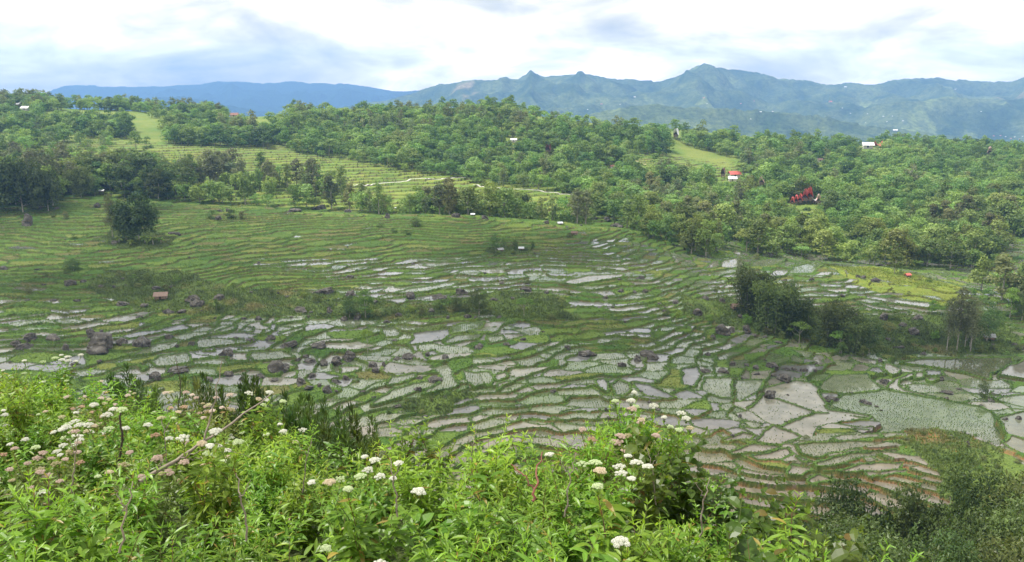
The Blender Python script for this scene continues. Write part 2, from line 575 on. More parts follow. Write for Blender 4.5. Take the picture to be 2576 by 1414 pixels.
PADS = [   # the larger paddies, one outline each: (kind, outline)
    ('m', 'C2', [(430, 390), (545, 305), (650, 345), (860, 422), (625, 493), (600, 492), (440, 400)]),
    ('m', 'C2', [(640, 503), (870, 432), (1000, 440), (1215, 470), (1000, 487), (900, 512), (862, 560), (790, 562)]),
    ('m', 'C2', [(548, 290), (540, 240), (760, 207), (848, 230), (895, 275), (918, 330), (962, 402), (1255, 445), (1225, 464), (870, 417), (655, 335)]),
    ('g', 'C2', [(905, 238), (1000, 160), (1230, 165), (1258, 220), (1345, 280), (1100, 296), (930, 262)]),
    ('d', 'C2', [(1085, 312), (1350, 288), (1600, 335), (1980, 394), (2055, 425), (2100, 492), (2165, 540), (2145, 590), (2080, 628), (1900, 548), (1700, 518), (1480, 527), (1225, 560), (1335, 490), (1275, 440), (970, 372), (1035, 330)]),
    ('m', 'C2', [(490, 618), (565, 540), (605, 508), (775, 572), (720, 600), (650, 628), (540, 622)]),
    ('m', 'C2', [(270, 605), (400, 558), (458, 572), (450, 598), (300, 613)]),
    ('b', 'C2', [(0, 125), (98, 113), (108, 165), (70, 245), (0, 228)]),
    ('g', 'C2', [(125, 258), (145, 182), (328, 192), (312, 250), (325, 325), (250, 318)]),
    ('g', 'C2', [(345, 200), (525, 215), (522, 268), (440, 308), (362, 335), (348, 260)]),
    ('p', 'C2', [(1455, 88), (1600, 55), (2185, 47), (2185, 98), (2135, 122), (2045, 155), (2030, 195), (1900, 160), (1700, 122)]),
    ('m', 'C2', [(2205, 100), (2300, 50), (2300, 190), (2105, 168), (2145, 130)]),
    ('g', 'C2', [(2095, 330), (2300, 290), (2300, 380), (2125, 350)]),
    ('d', 'C2', [(2125, 622), (2200, 592), (2300, 612), (2300, 695), (2200, 660)]),
    ('g', 'C2', [(2110, 470), (2300, 440), (2300, 590), (2185, 568), (2175, 530)]),
    ('m', 'C2', [(310, 692), (480, 632), (655, 642), (640, 660), (440, 688), (330, 708)]),
    ('m', 'C2', [(455, 720), (700, 662), (735, 690), (640, 738), (490, 738)]),
    ('d', 'C2', [(775, 645), (900, 622), (1100, 602), (1385, 602), (1250, 638), (880, 716), (800, 700)]),
    ('d', 'C2', [(885, 762), (1130, 692), (1425, 645), (1435, 668), (1180, 718), (1000, 785), (905, 798)]),
    ('m', 'C2', [(1045, 838), (1180, 772), (1475, 733), (1420, 776), (1180, 828)]),
    ('m', 'C2', [(1230, 825), (1490, 772), (1460, 800), (1310, 838), (1262, 870)]),
    ('m', 'C2', [(725, 765), (848, 772), (855, 800), (800, 848), (705, 828)]),
    ('m', 'C2', [(835, 900), (920, 823), (998, 870), (950, 880), (862, 908)]),
    ('b', 'C2', [(762, 712), (838, 740), (800, 744)]),
    ('g', 'V', [(180, 812), (275, 872), (268, 900), (248, 918), (145, 880)]),
    ('g', 'V', [(195, 764), (395, 802), (350, 856), (292, 846)]),
    ('b', 'V', [(286, 872), (312, 855), (405, 890), (398, 903), (292, 906)]),
    ('m', 'V', [(376, 860), (424, 820), (495, 833), (478, 880), (515, 928), (422, 942), (414, 900)]),
    ('m', 'V', [(496, 870), (522, 848), (612, 915), (532, 926)]),
    ('m', 'V', [(766, 848), (860, 848), (1045, 890), (1036, 937), (882, 907)]),
    ('m', 'V', [(784, 990), (842, 924), (900, 922), (975, 950), (938, 992)]),
    ('b', 'V', [(956, 985), (992, 953), (1068, 953), (1124, 1000), (1060, 1012)]),
    ('m', 'V', [(1114, 914), (1160, 914), (1294, 970), (1258, 1016), (1202, 1021), (1124, 960)]),
    ('m', 'V', [(1165, 1160), (1252, 1074), (1425, 1014), (1426, 1038), (1282, 1078), (1262, 1140), (1330, 1188), (1630, 1255), (1560, 1262), (1300, 1206)]),
    ('m', 'V', [(1464, 1004), (1526, 1012), (1516, 1050), (1444, 1066)]),
    ('b', 'V', [(1562, 988), (1688, 984), (1724, 1026), (1562, 1026)]),
    ('m', 'V', [(1574, 1062), (1684, 1054), (1640, 1082), (1592, 1092)]),
    ('b', 'V', [(452, 84), (502, 79), (694, 112), (686, 128), (482, 122)]),
    ('m', 'V', [(464, 152), (736, 138), (736, 178), (642, 187)]),
    ('m', 'V', [(944, 194), (1240, 252), (1675, 302), (1555, 343), (1202, 288), (952, 238)]),
    ('m', 'V', [(824, 262), (1246, 370), (1190, 388), (1002, 348)]),
    ('g', 'V', [(645, 390), (752, 333), (915, 337), (800, 383)]),
    ('g', 'B2', [(605, 112), (700, 78), (736, 112), (736, 170), (775, 240), (718, 267), (545, 303), (562, 280), (655, 230), (675, 170)]),
    ('g', 'B2', [(815, 132), (890, 152), (936, 152), (946, 240), (889, 262), (862, 230), (822, 180)]),
    ('g', 'B2', [(914, 148), (978, 148), (1006, 180), (986, 238), (952, 232)]),
    ('m', 'B2', [(1024, 167), (1088, 152), (1106, 185), (1028, 203)]),
    ('m', 'B2', [(1040, 225), (1100, 208), (1145, 217), (1060, 240), (1042, 278)]),
    ('b', 'B2', [(1954, 213), (2060, 228), (2216, 320), (2180, 332), (2032, 308), (1984, 260)]),
    ('b', 'B2', [(1704, 192), (1758, 188), (1786, 240), (1776, 286), (1742, 268), (1714, 230)]),
    ('g', 'B2', [(1814, 230), (1860, 184), (1916, 220), (1926, 270), (1888, 312), (1834, 307)]),
    ('g', 'B2', [(315, 230), (333, 182), (486, 148), (496, 175), (420, 212), (322, 243)]),
    ('g', 'B2', [(343, 270), (480, 218), (600, 208), (635, 226), (520, 267), (280, 367), (205, 383), (252, 340)]),
    ('m', 'B2', [(0, 114), (118, 113), (126, 130), (20, 157), (0, 167)]),
    ('b', 'B2', [(545, 32), (600, 9), (645, 30), (560, 57)]),
    ('b', 'B1', [(540, 1195), (800, 1160), (812, 1198), (766, 1246), (640, 1264), (508, 1284), (545, 1240)]),
    ('g', 'B1', [(305, 1150), (398, 1134), (446, 1195), (416, 1226), (340, 1226)]),
    ('g', 'B1', [(505, 1185), (640, 1154), (765, 1139), (700, 1158), (545, 1187)]),
    ('d', 'B1', [(834, 1150), (900, 1115), (1084, 1104), (1046, 1158), (834, 1206)]),
    ('g', 'B1', [(776, 1258), (852, 1214), (1054, 1200), (1028, 1236), (800, 1274)]),
    ('g', 'B1', [(1094, 1222), (1208, 1214), (1226, 1243), (1122, 1271)]),
    ('m', 'B1', [(1656, 830), (1722, 794), (1870, 755), (2124, 744), (2104, 768), (1888, 806), (1760, 836)]),
    ('g', 'B1', [(406, 900), (500, 864), (650, 834), (880, 795), (840, 830), (640, 880)]),
    ('b', 'B1', [(126, 900), (220, 864), (335, 844), (276, 888), (140, 907)]),
    ('b', 'B1', [(2224, 1193), (2335, 1204), (2335, 1237), (2262, 1231)]),
    ('b', 'B1', [(2444, 1134), (2580, 1124), (2580, 1150)]),
    ('b', 'B1', [(1085, 682), (1150, 658), (1186, 671), (1168, 688)]),
    ('g', 'B1', [(1262, 682), (1440, 658), (1456, 675), (1300, 697)]),
    ('m', 'B1', [(1852, 543), (2000, 514), (2036, 521), (1930, 548)]),
    ('b', 'B1', [(2062, 547), (2148, 533), (2148, 553)]),
    ('m', 'B1', [(1902, 657), (2106, 634), (2106, 653), (1920, 663)]),
    ('b', 'B1', [(784, 745), (842, 718), (906, 718), (850, 742)]),
    ('b', 'A1', [(1185, 1165), (1370, 1124), (1426, 1152), (1416, 1168), (1272, 1186)]),
    ('m', 'A1', [(1305, 1090), (1425, 1082), (1398, 1107), (1302, 1112)]),
    ('g', 'A1', [(1645, 1173), (1775, 1134), (1765, 1168), (1672, 1187)]),
    ('g', 'A1', [(1804, 1178), (1850, 1144), (1915, 1153), (1896, 1187)]),
    ('b', 'A1', [(2042, 1150), (2060, 1124), (2086, 1133), (2072, 1167), (2042, 1167)]),
    ('g', 'A1', [(2106, 1188), (2286, 1149), (2286, 1173), (2150, 1206)]),
    ('g', 'A1', [(1155, 1400), (1205, 1364), (1398, 1325), (1445, 1414), (1300, 1440), (1200, 1440)]),
    ('g', 'A1', [(1006, 1368), (1172, 1264), (1326, 1254), (1334, 1298), (1150, 1356)]),
    ('g', 'A1', [(1896, 1332), (2126, 1324), (2222, 1388), (1905, 1410)]),
    ('m', 'A1', [(1726, 1398), (1762, 1334), (1874, 1344), (1848, 1410)]),
    ('b', 'A1', [(1535, 1311), (1598, 1303), (1606, 1324), (1535, 1323)]),
    ('g', 'A1', [(506, 1008), (562, 984), (686, 988), (676, 1003)]),
    ('m', 'A1', [(0, 1083), (156, 1068), (146, 1088), (0, 1106)]),
    ('m', 'A1', [(176, 1083), (250, 1054), (395, 1039), (340, 1057)]),
    ('b', 'A1', [(80, 1162), (186, 1158), (150, 1173), (84, 1187)]),
    ('m', 'C1', [(286, 690), (304, 644), (416, 639), (456, 680), (418, 697), (332, 697)]),
    ('m', 'C1', [(170, 708), (224, 654), (266, 649), (271, 688), (220, 707)]),
    ('g', 'C1', [(524, 657), (620, 644), (774, 653), (690, 678), (524, 682)]),
    ('m', 'C1', [(645, 750), (702, 714), (795, 714), (757, 763), (682, 767)]),
    ('d', 'C1', [(786, 740), (834, 694), (1010, 679), (1044, 691), (968, 737), (870, 742)]),
]
# ------------------------------------------------------------------ terraces: cut the smooth slope into level paddies
TERR = np.clip((GY - 118) / 6, 0, 1) * (GY < 720)
wild = np.zeros((NR, NC), bool)
wjx, wjy = fbm(GX / 6, GY / 6, 2, 5) * 3, fbm(GX / 6, GY / 6, 2, 6) * 3
for w_ in WILD:
    wild |= in_poly(GX + wjx, GY + wjy, w_)
wild &= GY < 420
wild |= (GY < 135)
green = np.zeros((NR, NC), bool)
for g_ in GREEN:
    green |= in_poly(GX + wjx * 1.5, GY + wjy * 1.5, g_)
green |= GY > 410

PXG, PYG = project(GX, GY, HS)


def grad_mag(H):
    dzi = np.gradient(H, axis=0) / np.gradient(GY, axis=0)
    dzj = np.gradient(H, axis=1) / np.gradient(GX, axis=1)
    # depth rows run along the bearing: remove the sideways share
    gy = dzi - dzj * (US[None, :])
    return np.hypot(dzj, gy)


SL = np.maximum(grad_mag(smooth1(smooth1(HS, 2.0, 0), 2.0, 1)), 0.012)
STEP = 1.0
# low risers on the upper slopes and the fine mesh of paddies, taller ones on the lowest steps
_zt, _gt = [-130, -73.6, -72.6, -40, 60], [0]
_st = [0.95, 0.95, 0.42, 0.48, 0.48]
for a_ in range(4):
    _gt.append(_gt[-1] + (_zt[a_ + 1] - _zt[a_]) / (0.5 * (_st[a_] + _st[a_ + 1])))
_zf = np.linspace(-130, 60, 4000)
_gf = np.interp(_zf, _zt, _gt)
STEPM = np.interp(HS, _zt, _st)
FARSTEP = GY > 445
STEPM = np.where(FARSTEP, 1.15, STEPM)
sv = np.where(FARSTEP, HS / 1.15, np.interp(HS, _zf, _gf)) + 0.26 * fbm(GX / 14, GY / 14, 2, 61) + 0.13 * fbm(GX / 3.5, GY / 3.5, 2, 63)
LV = np.floor(sv)
FR = sv - LV
d_lo = FR * STEPM / SL
d_hi = (1 - FR) * STEPM / SL
PLANE = np.where(FARSTEP, LV * 1.15, np.interp(LV, _gf, _zf))


def cells(x, y, lev, seed):
    lx, ly = x / 11.0, y / 6.4
    lx = lx + 0.35 * fbm(x / 9, y / 9, 2, seed + 3)
    ly = ly + 0.35 * fbm(x / 9, y / 9, 2, seed + 4)
    lev = lev.astype(np.int64)
    ix, iy = np.floor(lx), np.floor(ly)
    f1 = np.full(lx.shape, 1e9)
    f2 = np.full(lx.shape, 1e9)
    cid = np.zeros(lx.shape, np.int64)
    for dx in (-1, 0, 1):
        for dy in (-1, 0, 1):
            cx, cy_ = ix + dx, iy + dy
            s = cx * 131 + lev * 7919
            sx = cx + 0.15 + 0.7 * _h(s, cy_, seed)
            sy = cy_ + 0.15 + 0.7 * _h(s, cy_, seed + 1)
            d = np.hypot((lx - sx), (ly - sy))
            idn = (cx.astype(np.int64) * 100003 + cy_.astype(np.int64) * 1009 + lev * 10000019)
            nb = d < f1
            f2 = np.where(nb, f1, np.minimum(f2, d))
            cid = np.where(nb, idn, cid)
            f1 = np.where(nb, d, f1)
    return cid, (f2 - f1) * 0.5 * 9.5


CID, BD = cells(GX, GY, LV, 401)
R1 = _h(CID, CID * 3 + 1, 1)
R2 = _h(CID, CID * 5 + 2, 2)
R3 = _h(CID, CID * 7 + 3, 3)
BUND = (0.15 + 0.0010 * GY)  * (1 + 0.55 * fbm(GX / 5, GY / 5, 2, 67))
pwater = np.where(green, 0.035, 0.62)
strip = np.exp(-((PYG - 690 - (PXG - 900) * -0.02) / 45) ** 2) * (PXG > 600) * (PXG < 1500)
pwater = np.where(~green, pwater + 0.16 * ((PYG > 640) & (PYG < 745) & (PXG > 600) & (PXG < 1580)) + 0.12 * (PYG > 800) - 0.25 * (PXG < 350) - 0.15 * ((PXG > 1100) & (PXG < 1500) & (PYG > 790) & (PYG < 860)), pwater)
pwater = np.where(~green & (PXG > 1000) & (PYG > 865), 0.86, pwater)
pwater = np.where(in_poly(GX, GY, GREEN[4]), 0.22, pwater)
iswater = (R1 < pwater) & (TERR > 0.99) & ~wild & (GY < 460)
edge = (d_lo < BUND) | (BD < BUND * 0.55) | (d_hi < BUND * 0.35)
# paddies never fill a cell narrower than its banks
H = HS.copy()
onterr = (TERR > 0.99) & ~wild
plane = PLANE + 0.35 * STEPM * R3 + 0.12
slopeblend = np.clip((GY - 640) / 80, 0, 1)
H = np.where(onterr, plane * (1 - slopeblend) + HS * slopeblend, H)
bundh = (0.20 + 0.10 * fbm(GX / 2.5, GY / 2.5, 2, 71))
H = np.where(onterr & (edge), H + bundh * (1 - slopeblend), H)
H = np.where(onterr & ~edge & ~iswater, H + 0.05 * fbm(GX / 1.3, GY / 1.3, 2, 73), H)
water = onterr & iswater & ~edge
rough = fbm(GX / 5, GY / 5, 4, 81) * 0.55 + fbm(GX / 1.6, GY / 1.6, 2, 83) * 0.14
H = np.where(wild, HS + rough * near_w(GY) + (GY < 60) * 0.0, H)
WTYPE = np.where(R2 < 0.26, 1, np.where(R2 < 0.60, 2, np.where(R2 < 0.82, 3, 4)))   # 1 muddy 2 seedlings 3 dense seedlings 4 clear
PID = CID % 1000003
KINDS = {'m': 1, 'g': 2, 'd': 3, 'b': 4, 'p': 5}
seen = np.zeros((NR, NC), bool)
for n_, (k_, win_, pts_) in enumerate(PADS):
    P_ = W(win_, pts_)
    xs, ys_ = [q[0] for q in P_], [q[1] for q in P_]
    i0, i1 = np.searchsorted(YS, min(ys_) - 3), np.searchsorted(YS, max(ys_) + 3)
    us_ = [q[0] / q[1] for q in P_]
    j0, j1 = np.searchsorted(US, min(us_) - 0.02), np.searchsorted(US, max(us_) + 0.02)
    s_ = (slice(max(i0, 0), i1), slice(max(j0, 0), j1))
    gx = GX[s_] + 0.55 * fbm(GX[s_] / 3.5, GY[s_] / 3.5, 2, 7)
    gy = GY[s_] + 0.75 * fbm(GX[s_] / 3.5, GY[s_] / 3.5, 2, 8)
    ins = in_poly(gx, gy, P_)
    if ins.sum() < 4:
        continue
    dist = poly_dist(gx, gy, P_)
    lev = float(np.percentile(HS[s_][ins], 40))
    bw = 0.55 if min(ys_) < 260 else 0.8
    core = ins
    ring = ~ins & (dist < bw)
    h_, w_, t_, p_, sn = H[s_], water[s_], WTYPE[s_], PID[s_], seen[s_]
    h_[core] = lev
    w_[core] = True
    t_[core] = KINDS[k_]
    p_[core] = 2000000 + n_
    rg = ring & ~(sn & w_)
    h_[rg] = lev + 0.28
    w_[rg] = False
    sn[core | ring] = True
    wild[s_][core | ring] = False
    edge[s_][core] = False
    edge[s_][rg] = True

# ------------------------------------------------------------------ ground colours (what grows or lies there; the sunny strip is painted brighter)
def mixc(a, b, t):
    t = np.clip(t, 0, 1)[..., None]
    return np.asarray(a) * (1 - t) + np.asarray(b) * t


n1 = fbm(GX / 18, GY / 18, 3, 101)
n2 = fbm(GX / 4, GY / 4, 3, 111)
n3 = fbm(GX / 1.2, GY / 1.2, 2, 121)
GRASS_D, GRASS_L, GRASS_Y = (.036, .080, .015), (.082, .145, .026), (.15, .17, .04)
C = mixc(GRASS_D, GRASS_L, 0.5 + 0.55 * n1 + 0.35 * n2)
C = mixc(C, GRASS_Y, np.clip(n1 * 1.4 - 0.35 + 0.3 * n2, 0, 0.6))
fieldc = mixc((.048, .112, .016), (.140, .205, .036), R2)
fieldc = mixc(fieldc, (.19, .20, .05), np.where(R3 > 0.86, 0.75, 0.0))
fieldc = mixc(fieldc, (.16, .12, .055), np.where((R3 < 0.11), 0.75, 0.0))
C = np.where((onterr & ~edge & ~wild)[..., None], mixc(fieldc, C, 0.25 + 0.2 * n2), C)
C = np.where(wild[..., None], mixc(mixc((.05, .075, .02), (.10, .15, .03), 0.5 + 0.8 * n2), (.16, .13, .06), np.clip(n1 * 1.5 + n2 - 0.6, 0, 0.7)), C)
low_r = in_poly(GX, GY, WILD[3])
C = np.where((wild & low_r)[..., None], mixc(mixc((.085, .135, .028), (.15, .20, .045), 0.5 + 0.8 * n2), (.17, .12, .05), np.clip(n1 * 1.2 + n3 * 0.5 - 0.35, 0, 0.8)), C)
BANK_L = (.110, .185, .038)
C = np.where((edge & onterr)[..., None], mixc(C, BANK_L, 0.35 + 0.4 * n3), C)
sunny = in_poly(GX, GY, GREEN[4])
C = np.where((sunny & ~water)[..., None], mixc((.15, .22, .03), (.23, .25, .05), 0.5 + 0.6 * n2), C)  # sunlit terrace strip: the sunshine is put into its brighter colour
# the slopes behind the crest: strips of brighter yellow green
far = GY > 470
C = np.where(far[..., None], mixc(mixc((.14, .22, .035), (.23, .25, .055), R2), (.09, .16, .03), 0.3 + 0.5 * n1), C)
C = np.where((GY > 640)[..., None], mixc((.11, .185, .035), (.19, .225, .055), 0.5 + 0.9 * n1), C)
C = np.where((GY < 115)[..., None], mixc((.04, .06, .018), (.08, .10, .03), 0.5 + 0.8 * fbm(GX / 1.5, GY / 1.5, 3, 131)), C)
WC = np.zeros((NR, NC, 3))
WC[...] = (.13, .115, .085)
for k_, c_ in ((1, (.175, .17, .135)), (2, (.145, .165, .105)), (3, (.105, .14, .065)), (4, (.15, .15, .145)), (5, (.10, .11, .06))):
    WC[WTYPE == k_] = c_
rr = _h(PID, PID * 3 + 5, 9)[..., None]
WC = WC * (0.70 + 0.36 * rr)
WC = mixc(WC, (.19, .15, .11), np.clip((178 - GY) / 40, 0, 0.45))

# ------------------------------------------------------------------ ground and water meshes
vid = np.arange(NR * NC).reshape(NR, NC)
Q = np.stack([vid[:-1, :-1], vid[:-1, 1:], vid[1:, 1:], vid[1:, :-1]], -1).reshape(-1, 4)
Hf = H.ravel()
qz = Hf[Q]
qw = water.ravel()[Q]
same = (np.ptp(qz, 1) < 0.02)
qwater = qw.all(1) & same
ptp = np.ptp(qz, 1)
Vall = np.stack([GX.ravel(), GY.ravel(), Hf], 1)
# bare earth and dark grass on the terrace risers
redd = np.clip((195 - GY) / 30, 0, 1) * np.clip((GX + 20) / 40, 0, 1)
soil = mixc(mixc((.105, .085, .045), (.060, .085, .024), 0.5 + 0.9 * n2), mixc((.27, .150, .075), (.14, .115, .045), 0.40 + 0.9 * n2), redd)
soil = mixc(soil, C, np.clip(0.36 - 0.2 * redd - 0.22 * (GY > 280) + 0.7 * n2 + 0.4 * n3, 0.0, 0.9))
rmask = np.zeros(NR * NC)
steep = (ptp > np.where(Vall[Q[:, 0], 1] > 445, 0.7, 0.36)) & (Vall[Q[:, 0], 1] < 700)
lowq = np.take_along_axis(Q, np.argmin(qz, 1)[:, None], 1)[:, 0]
for k_ in range(4):
    m_ = steep & (qz[:, k_] < qz.min(1) + 0.3 * ptp)
    rmask[Q[m_, k_]] = 1.0
rmask = rmask.reshape(NR, NC)
Cg = np.where((rmask > 0)[..., None], soil, C)
wet = water & (rmask < 1)
Cg = np.where(wet[..., None], WC * 0.8, Cg)
SEL = in_poly(GX, GY, WILD[3]) & (n1 + n2 > 0.55)
Cg = np.where(SEL[..., None], mixc((.24, .12, .05), (.15, .13, .05), 0.5 + n3), Cg)


def submesh(name, quads, mat, colr):
    used = np.unique(quads)
    remap = np.full(NR * NC, -1, np.int32)
    remap[used] = np.arange(len(used))
    return mesh_np(name, Vall[used], [remap[quads]], mat, colr.reshape(-1, 3)[used])


def ground_material():
    m, N, L, out = new_mat("grassy_ground")
    at = N.new('ShaderNodeAttribute')
    at.attribute_name = 'Col'
    tc = N.new('ShaderNodeTexCoord')
    n = N.new('ShaderNodeTexNoise')
    n.inputs['Scale'].default_value = 2.2
    n.inputs['Detail'].default_value = 8
    n.inputs['Roughness'].default_value = 0.7
    L.new(tc.outputs['Object'], n.inputs['Vector'])
    r = N.new('ShaderNodeValToRGB')
    e = r.color_ramp.elements
    e[0].position, e[0].color = 0.30, (0.55, 0.60, 0.5, 1)
    e[1].position, e[1].color = 0.72, (1.35, 1.30, 1.3, 1)
    L.new(n.outputs['Fac'], r.inputs['Fac'])
    mm = N.new('ShaderNodeMixRGB')
    mm.blend_type = 'MULTIPLY'
    mm.inputs['Fac'].default_value = 1
    L.new(at.outputs['Color'], mm.inputs[1])
    L.new(r.outputs['Color'], mm.inputs[2])
    b = N.new('ShaderNodeBsdfPrincipled')
    b.inputs['Roughness'].default_value = 0.9
    b.inputs['Specular IOR Level'].default_value = 0.15
    L.new(mm.outputs[0], b.inputs['Base Color'])
    bp = N.new('ShaderNodeBump')
    bp.inputs['Strength'].default_value = 0.6
    bp.inputs['Distance'].default_value = 0.25
    L.new(n.outputs['Fac'], bp.inputs['Height'])
    L.new(bp.outputs[0], b.inputs['Normal'])
    L.new(b.outputs[0], out.inputs['Surface'])
    return m


def water_material():
    m, N, L, out = new_mat("paddy_water")
    at = N.new('ShaderNodeAttribute')
    at.attribute_name = 'Col'
    tc = N.new('ShaderNodeTexCoord')
    n = N.new('ShaderNodeTexNoise')
    n.inputs['Scale'].default_value = 0.35
    n.inputs['Detail'].default_value = 5
    L.new(tc.outputs['Object'], n.inputs['Vector'])
    r = N.new('ShaderNodeValToRGB')
    e = r.color_ramp.elements
    e[0].position, e[0].color = 0.3, (0.72, 0.75, 0.7, 1)
    e[1].position, e[1].color = 0.7, (1.2, 1.18, 1.15, 1)
    L.new(n.outputs['Fac'], r.inputs['Fac'])
    mm = N.new('ShaderNodeMixRGB')
    mm.blend_type = 'MULTIPLY'
    mm.inputs['Fac'].default_value = 1
    L.new(at.outputs['Color'], mm.inputs[1])
    L.new(r.outputs['Color'], mm.inputs[2])
    b = N.new('ShaderNodeBsdfPrincipled')
    b.inputs['Roughness'].default_value = 0.03
    b.inputs['IOR'].default_value = 1.34
    L.new(mm.outputs[0], b.inputs['Base Color'])
    n2_ = N.new('ShaderNodeTexNoise')
    n2_.inputs['Scale'].default_value = 1.4
    n2_.inputs['Detail'].default_value = 3
    L.new(tc.outputs['Object'], n2_.inputs['Vector'])
    bp = N.new('ShaderNodeBump')
    bp.inputs['Strength'].default_value = 0.07
    bp.inputs['Distance'].default_value = 0.06
    L.new(n2_.outputs['Fac'], bp.inputs['Height'])
    L.new(bp.outputs[0], b.inputs['Normal'])
    L.new(b.outputs[0], out.inputs['Surface'])
    return m


M_GROUND = ground_material()
M_WATER = water_material()
kind(obj("ground", submesh("ground", Q[~qwater], M_GROUND, Cg)), 'structure')
kind(obj("paddy_water", submesh("paddy_water", Q[qwater], M_WATER, WC)), 'structure')


def gz(x, y):
    return float(sample(H, np.array([x]), np.array([y]))[0])


# ------------------------------------------------------------------ far country: valley floor and the ranges beyond
def mountains():
    ys = stations([(1250, 9800, 0.0062)])
    us = np.linspace(-0.98, 0.98, 980)
    x = us[None, :] * ys[:, None]
    y = np.repeat(ys[:, None], len(us), 1)
    px = 1288 + us * F * 0.975
    ridges = [   # (depth, front width, back width, [(px, py), ...])
        (5600, 2300, 1500, [(700, 300), (1000, 250), (1060, 230), (1110, 211), (1200, 204), (1300, 197), (1322, 187), (1333, 177), (1345, 186), (1365, 192), (1450, 183), (1500, 195), (1580, 200), (1640, 204), (1690, 186), (1716, 168), (1729, 162), (1745, 166), (1770, 173), (1830, 178), (1870, 184), (1920, 198), (1990, 200), (2040, 211), (2100, 206), (2150, 213), (2200, 201), (2300, 194), (2380, 204), (2480, 206), (2530, 180), (2555, 171), (2640, 176), (2800, 190), (3300, 200)]),
        (9000, 2600, 900, [(-800, 262), (60, 262), (180, 236), (225, 222), (300, 216), (500, 212), (620, 207), (760, 210), (900, 213), (1060, 228), (1200, 250), (1500, 280), (3300, 290)]),
        (3300, 900, 900, [(-800, 420), (1250, 420), (1330, 330), (1450, 290), (1560, 268), (1660, 262), (1760, 272), (1900, 280), (2020, 292), (2150, 315), (2300, 335), (2420, 352), (2500, 400), (3300, 420)]),
        (2700, 600, 800, [(-800, 150), (-200, 190), (0, 216), (60, 236), (130, 264), (250, 330), (600, 400), (3300, 430)]),
        (6400, 900, 900, [(-800, 330), (300, 300), (400, 258), (450, 243), (490, 240), (560, 252), (640, 270), (800, 300), (3300, 330)]),
        (4300, 700, 900, [(-800, 420), (1900, 420), (2150, 262), (2330, 245), (2480, 252), (2700, 235), (3300, 230)]),
    ]
    floor = -150 - 110 * np.clip((y - 1300) / 2400, 0, 1)
    z = floor.copy()
    rn = 1 - np.abs(fbm(x / 800, y / 1100, 4, 201)) * 1.5
    rn2 = 1 - np.abs(fbm(x / 300, y / 420, 3, 211)) * 1.5
    for Yr, wf, wb, pts in ridges:
        top = -Yr * T(np.interp(px, [q[0] for q in pts], [q[1] for q in pts]))[None, :]
        dy = y - Yr
        t = np.where(dy < 0, -dy / wf, dy / wb)
        prof = np.clip(1 - t, 0, 1)
        prof = prof ** 1.15
        top = top + (Yr > 8000) * fbm(x / 700, y / 3000, 3, 271) * 45
        spur = np.where(t > 0.02, np.clip(t * 6, 0, 1) * prof ** 0.5 * ((rn - 0.66) * 0.62 + (rn2 - 0.66) * 0.26), 0)
        hh = floor + (top - floor) * np.clip(prof + spur * 0.9, 0, 1.0)
        z = np.maximum(z, np.where(top > floor, hh, floor))
    near = np.clip((y - 1250) / 500, 0, 1)
    z = z + fbm(x / 140, y / 140, 3, 221) * 9 * near
    z = z * near + (-175) * (1 - near)
    # land cover: wood, scattered fields, bare soil
    a = fbm(x / 420, y / 420, 4, 231)
    b = fbm(x / 130, y / 130, 3, 241)
    c = mixc((.040, .068, .032), (.115, .145, .060), 0.5 + 0.9 * b)
    lowland = np.clip((-60 - z) / 150, 0, 1)
    c = mixc(c, (.17, .21, .075), np.clip((a * 0.7 + b * 0.8 + 0.7 * fbm(x / 55, y / 90, 2, 243) - 0.66 + 0.2 * lowland) * 6, 0, 0.75))
    c = mixc(c, (.30, .23, .14), np.clip((fbm(x / 260, y / 260, 3, 251) - 0.62) * 8, 0, 0.7))
    c = np.where(((y > 7000) | ((y > 5600) & (x < -600)))[..., None], np.array((.022, .042, .02)), c)
    z = z + np.clip((0.5 - a), 0, 1) * fbm(x / 24, y / 24, 2, 261) * 11 * near
    n, k = len(ys), len(us)
    v = np.arange(n * k).reshape(n, k)
    q = np.stack([v[:-1, :-1], v[:-1, 1:], v[1:, 1:], v[1:, :-1]], -1).reshape(-1, 4)
    m, N, L, out = new_mat("far_hills")
    at = N.new('ShaderNodeAttribute')
    at.attribute_name = 'Col'
    tc = N.new('ShaderNodeTexCoord')
    ns = N.new('ShaderNodeTexNoise')
    ns.inputs['Scale'].default_value = 0.05
    ns.inputs['Detail'].default_value = 8
    ns.inputs['Roughness'].default_value = 0.7
    L.new(tc.outputs['Object'], ns.inputs['Vector'])
    r = N.new('ShaderNodeValToRGB')
    e = r.color_ramp.elements
    e[0].position, e[0].color = 0.34, (0.45, 0.5, 0.45, 1)
    e[1].position, e[1].color = 0.66, (1.5, 1.45, 1.4, 1)
    L.new(ns.outputs['Fac'], r.inputs['Fac'])
    mm = N.new('ShaderNodeMixRGB')
    mm.blend_type = 'MULTIPLY'
    mm.inputs['Fac'].default_value = 1
    L.new(at.outputs['Color'], mm.inputs[1])
    L.new(r.outputs['Color'], mm.inputs[2])
    bs = N.new('ShaderNodeBsdfDiffuse')
    L.new(mm.outputs[0], bs.inputs['Color'])
    bp = N.new('ShaderNodeBump')
    bp.inputs['Strength'].default_value = 0.8
    bp.inputs['Distance'].default_value = 9.0
    L.new(ns.outputs['Fac'], bp.inputs['Height'])
    L.new(bp.outputs[0], bs.inputs['Normal'])
    L.new(bs.outputs[0], out.inputs['Surface'])
    V = np.stack([x.ravel(), y.ravel(), z.ravel()], 1)
    kind(obj("hills", mesh_np("hills", V, [q], m, c.reshape(-1, 3), smooth=True)), 'structure')
    return us, ys, z


MT_US, MT_YS, MT_Z = mountains()


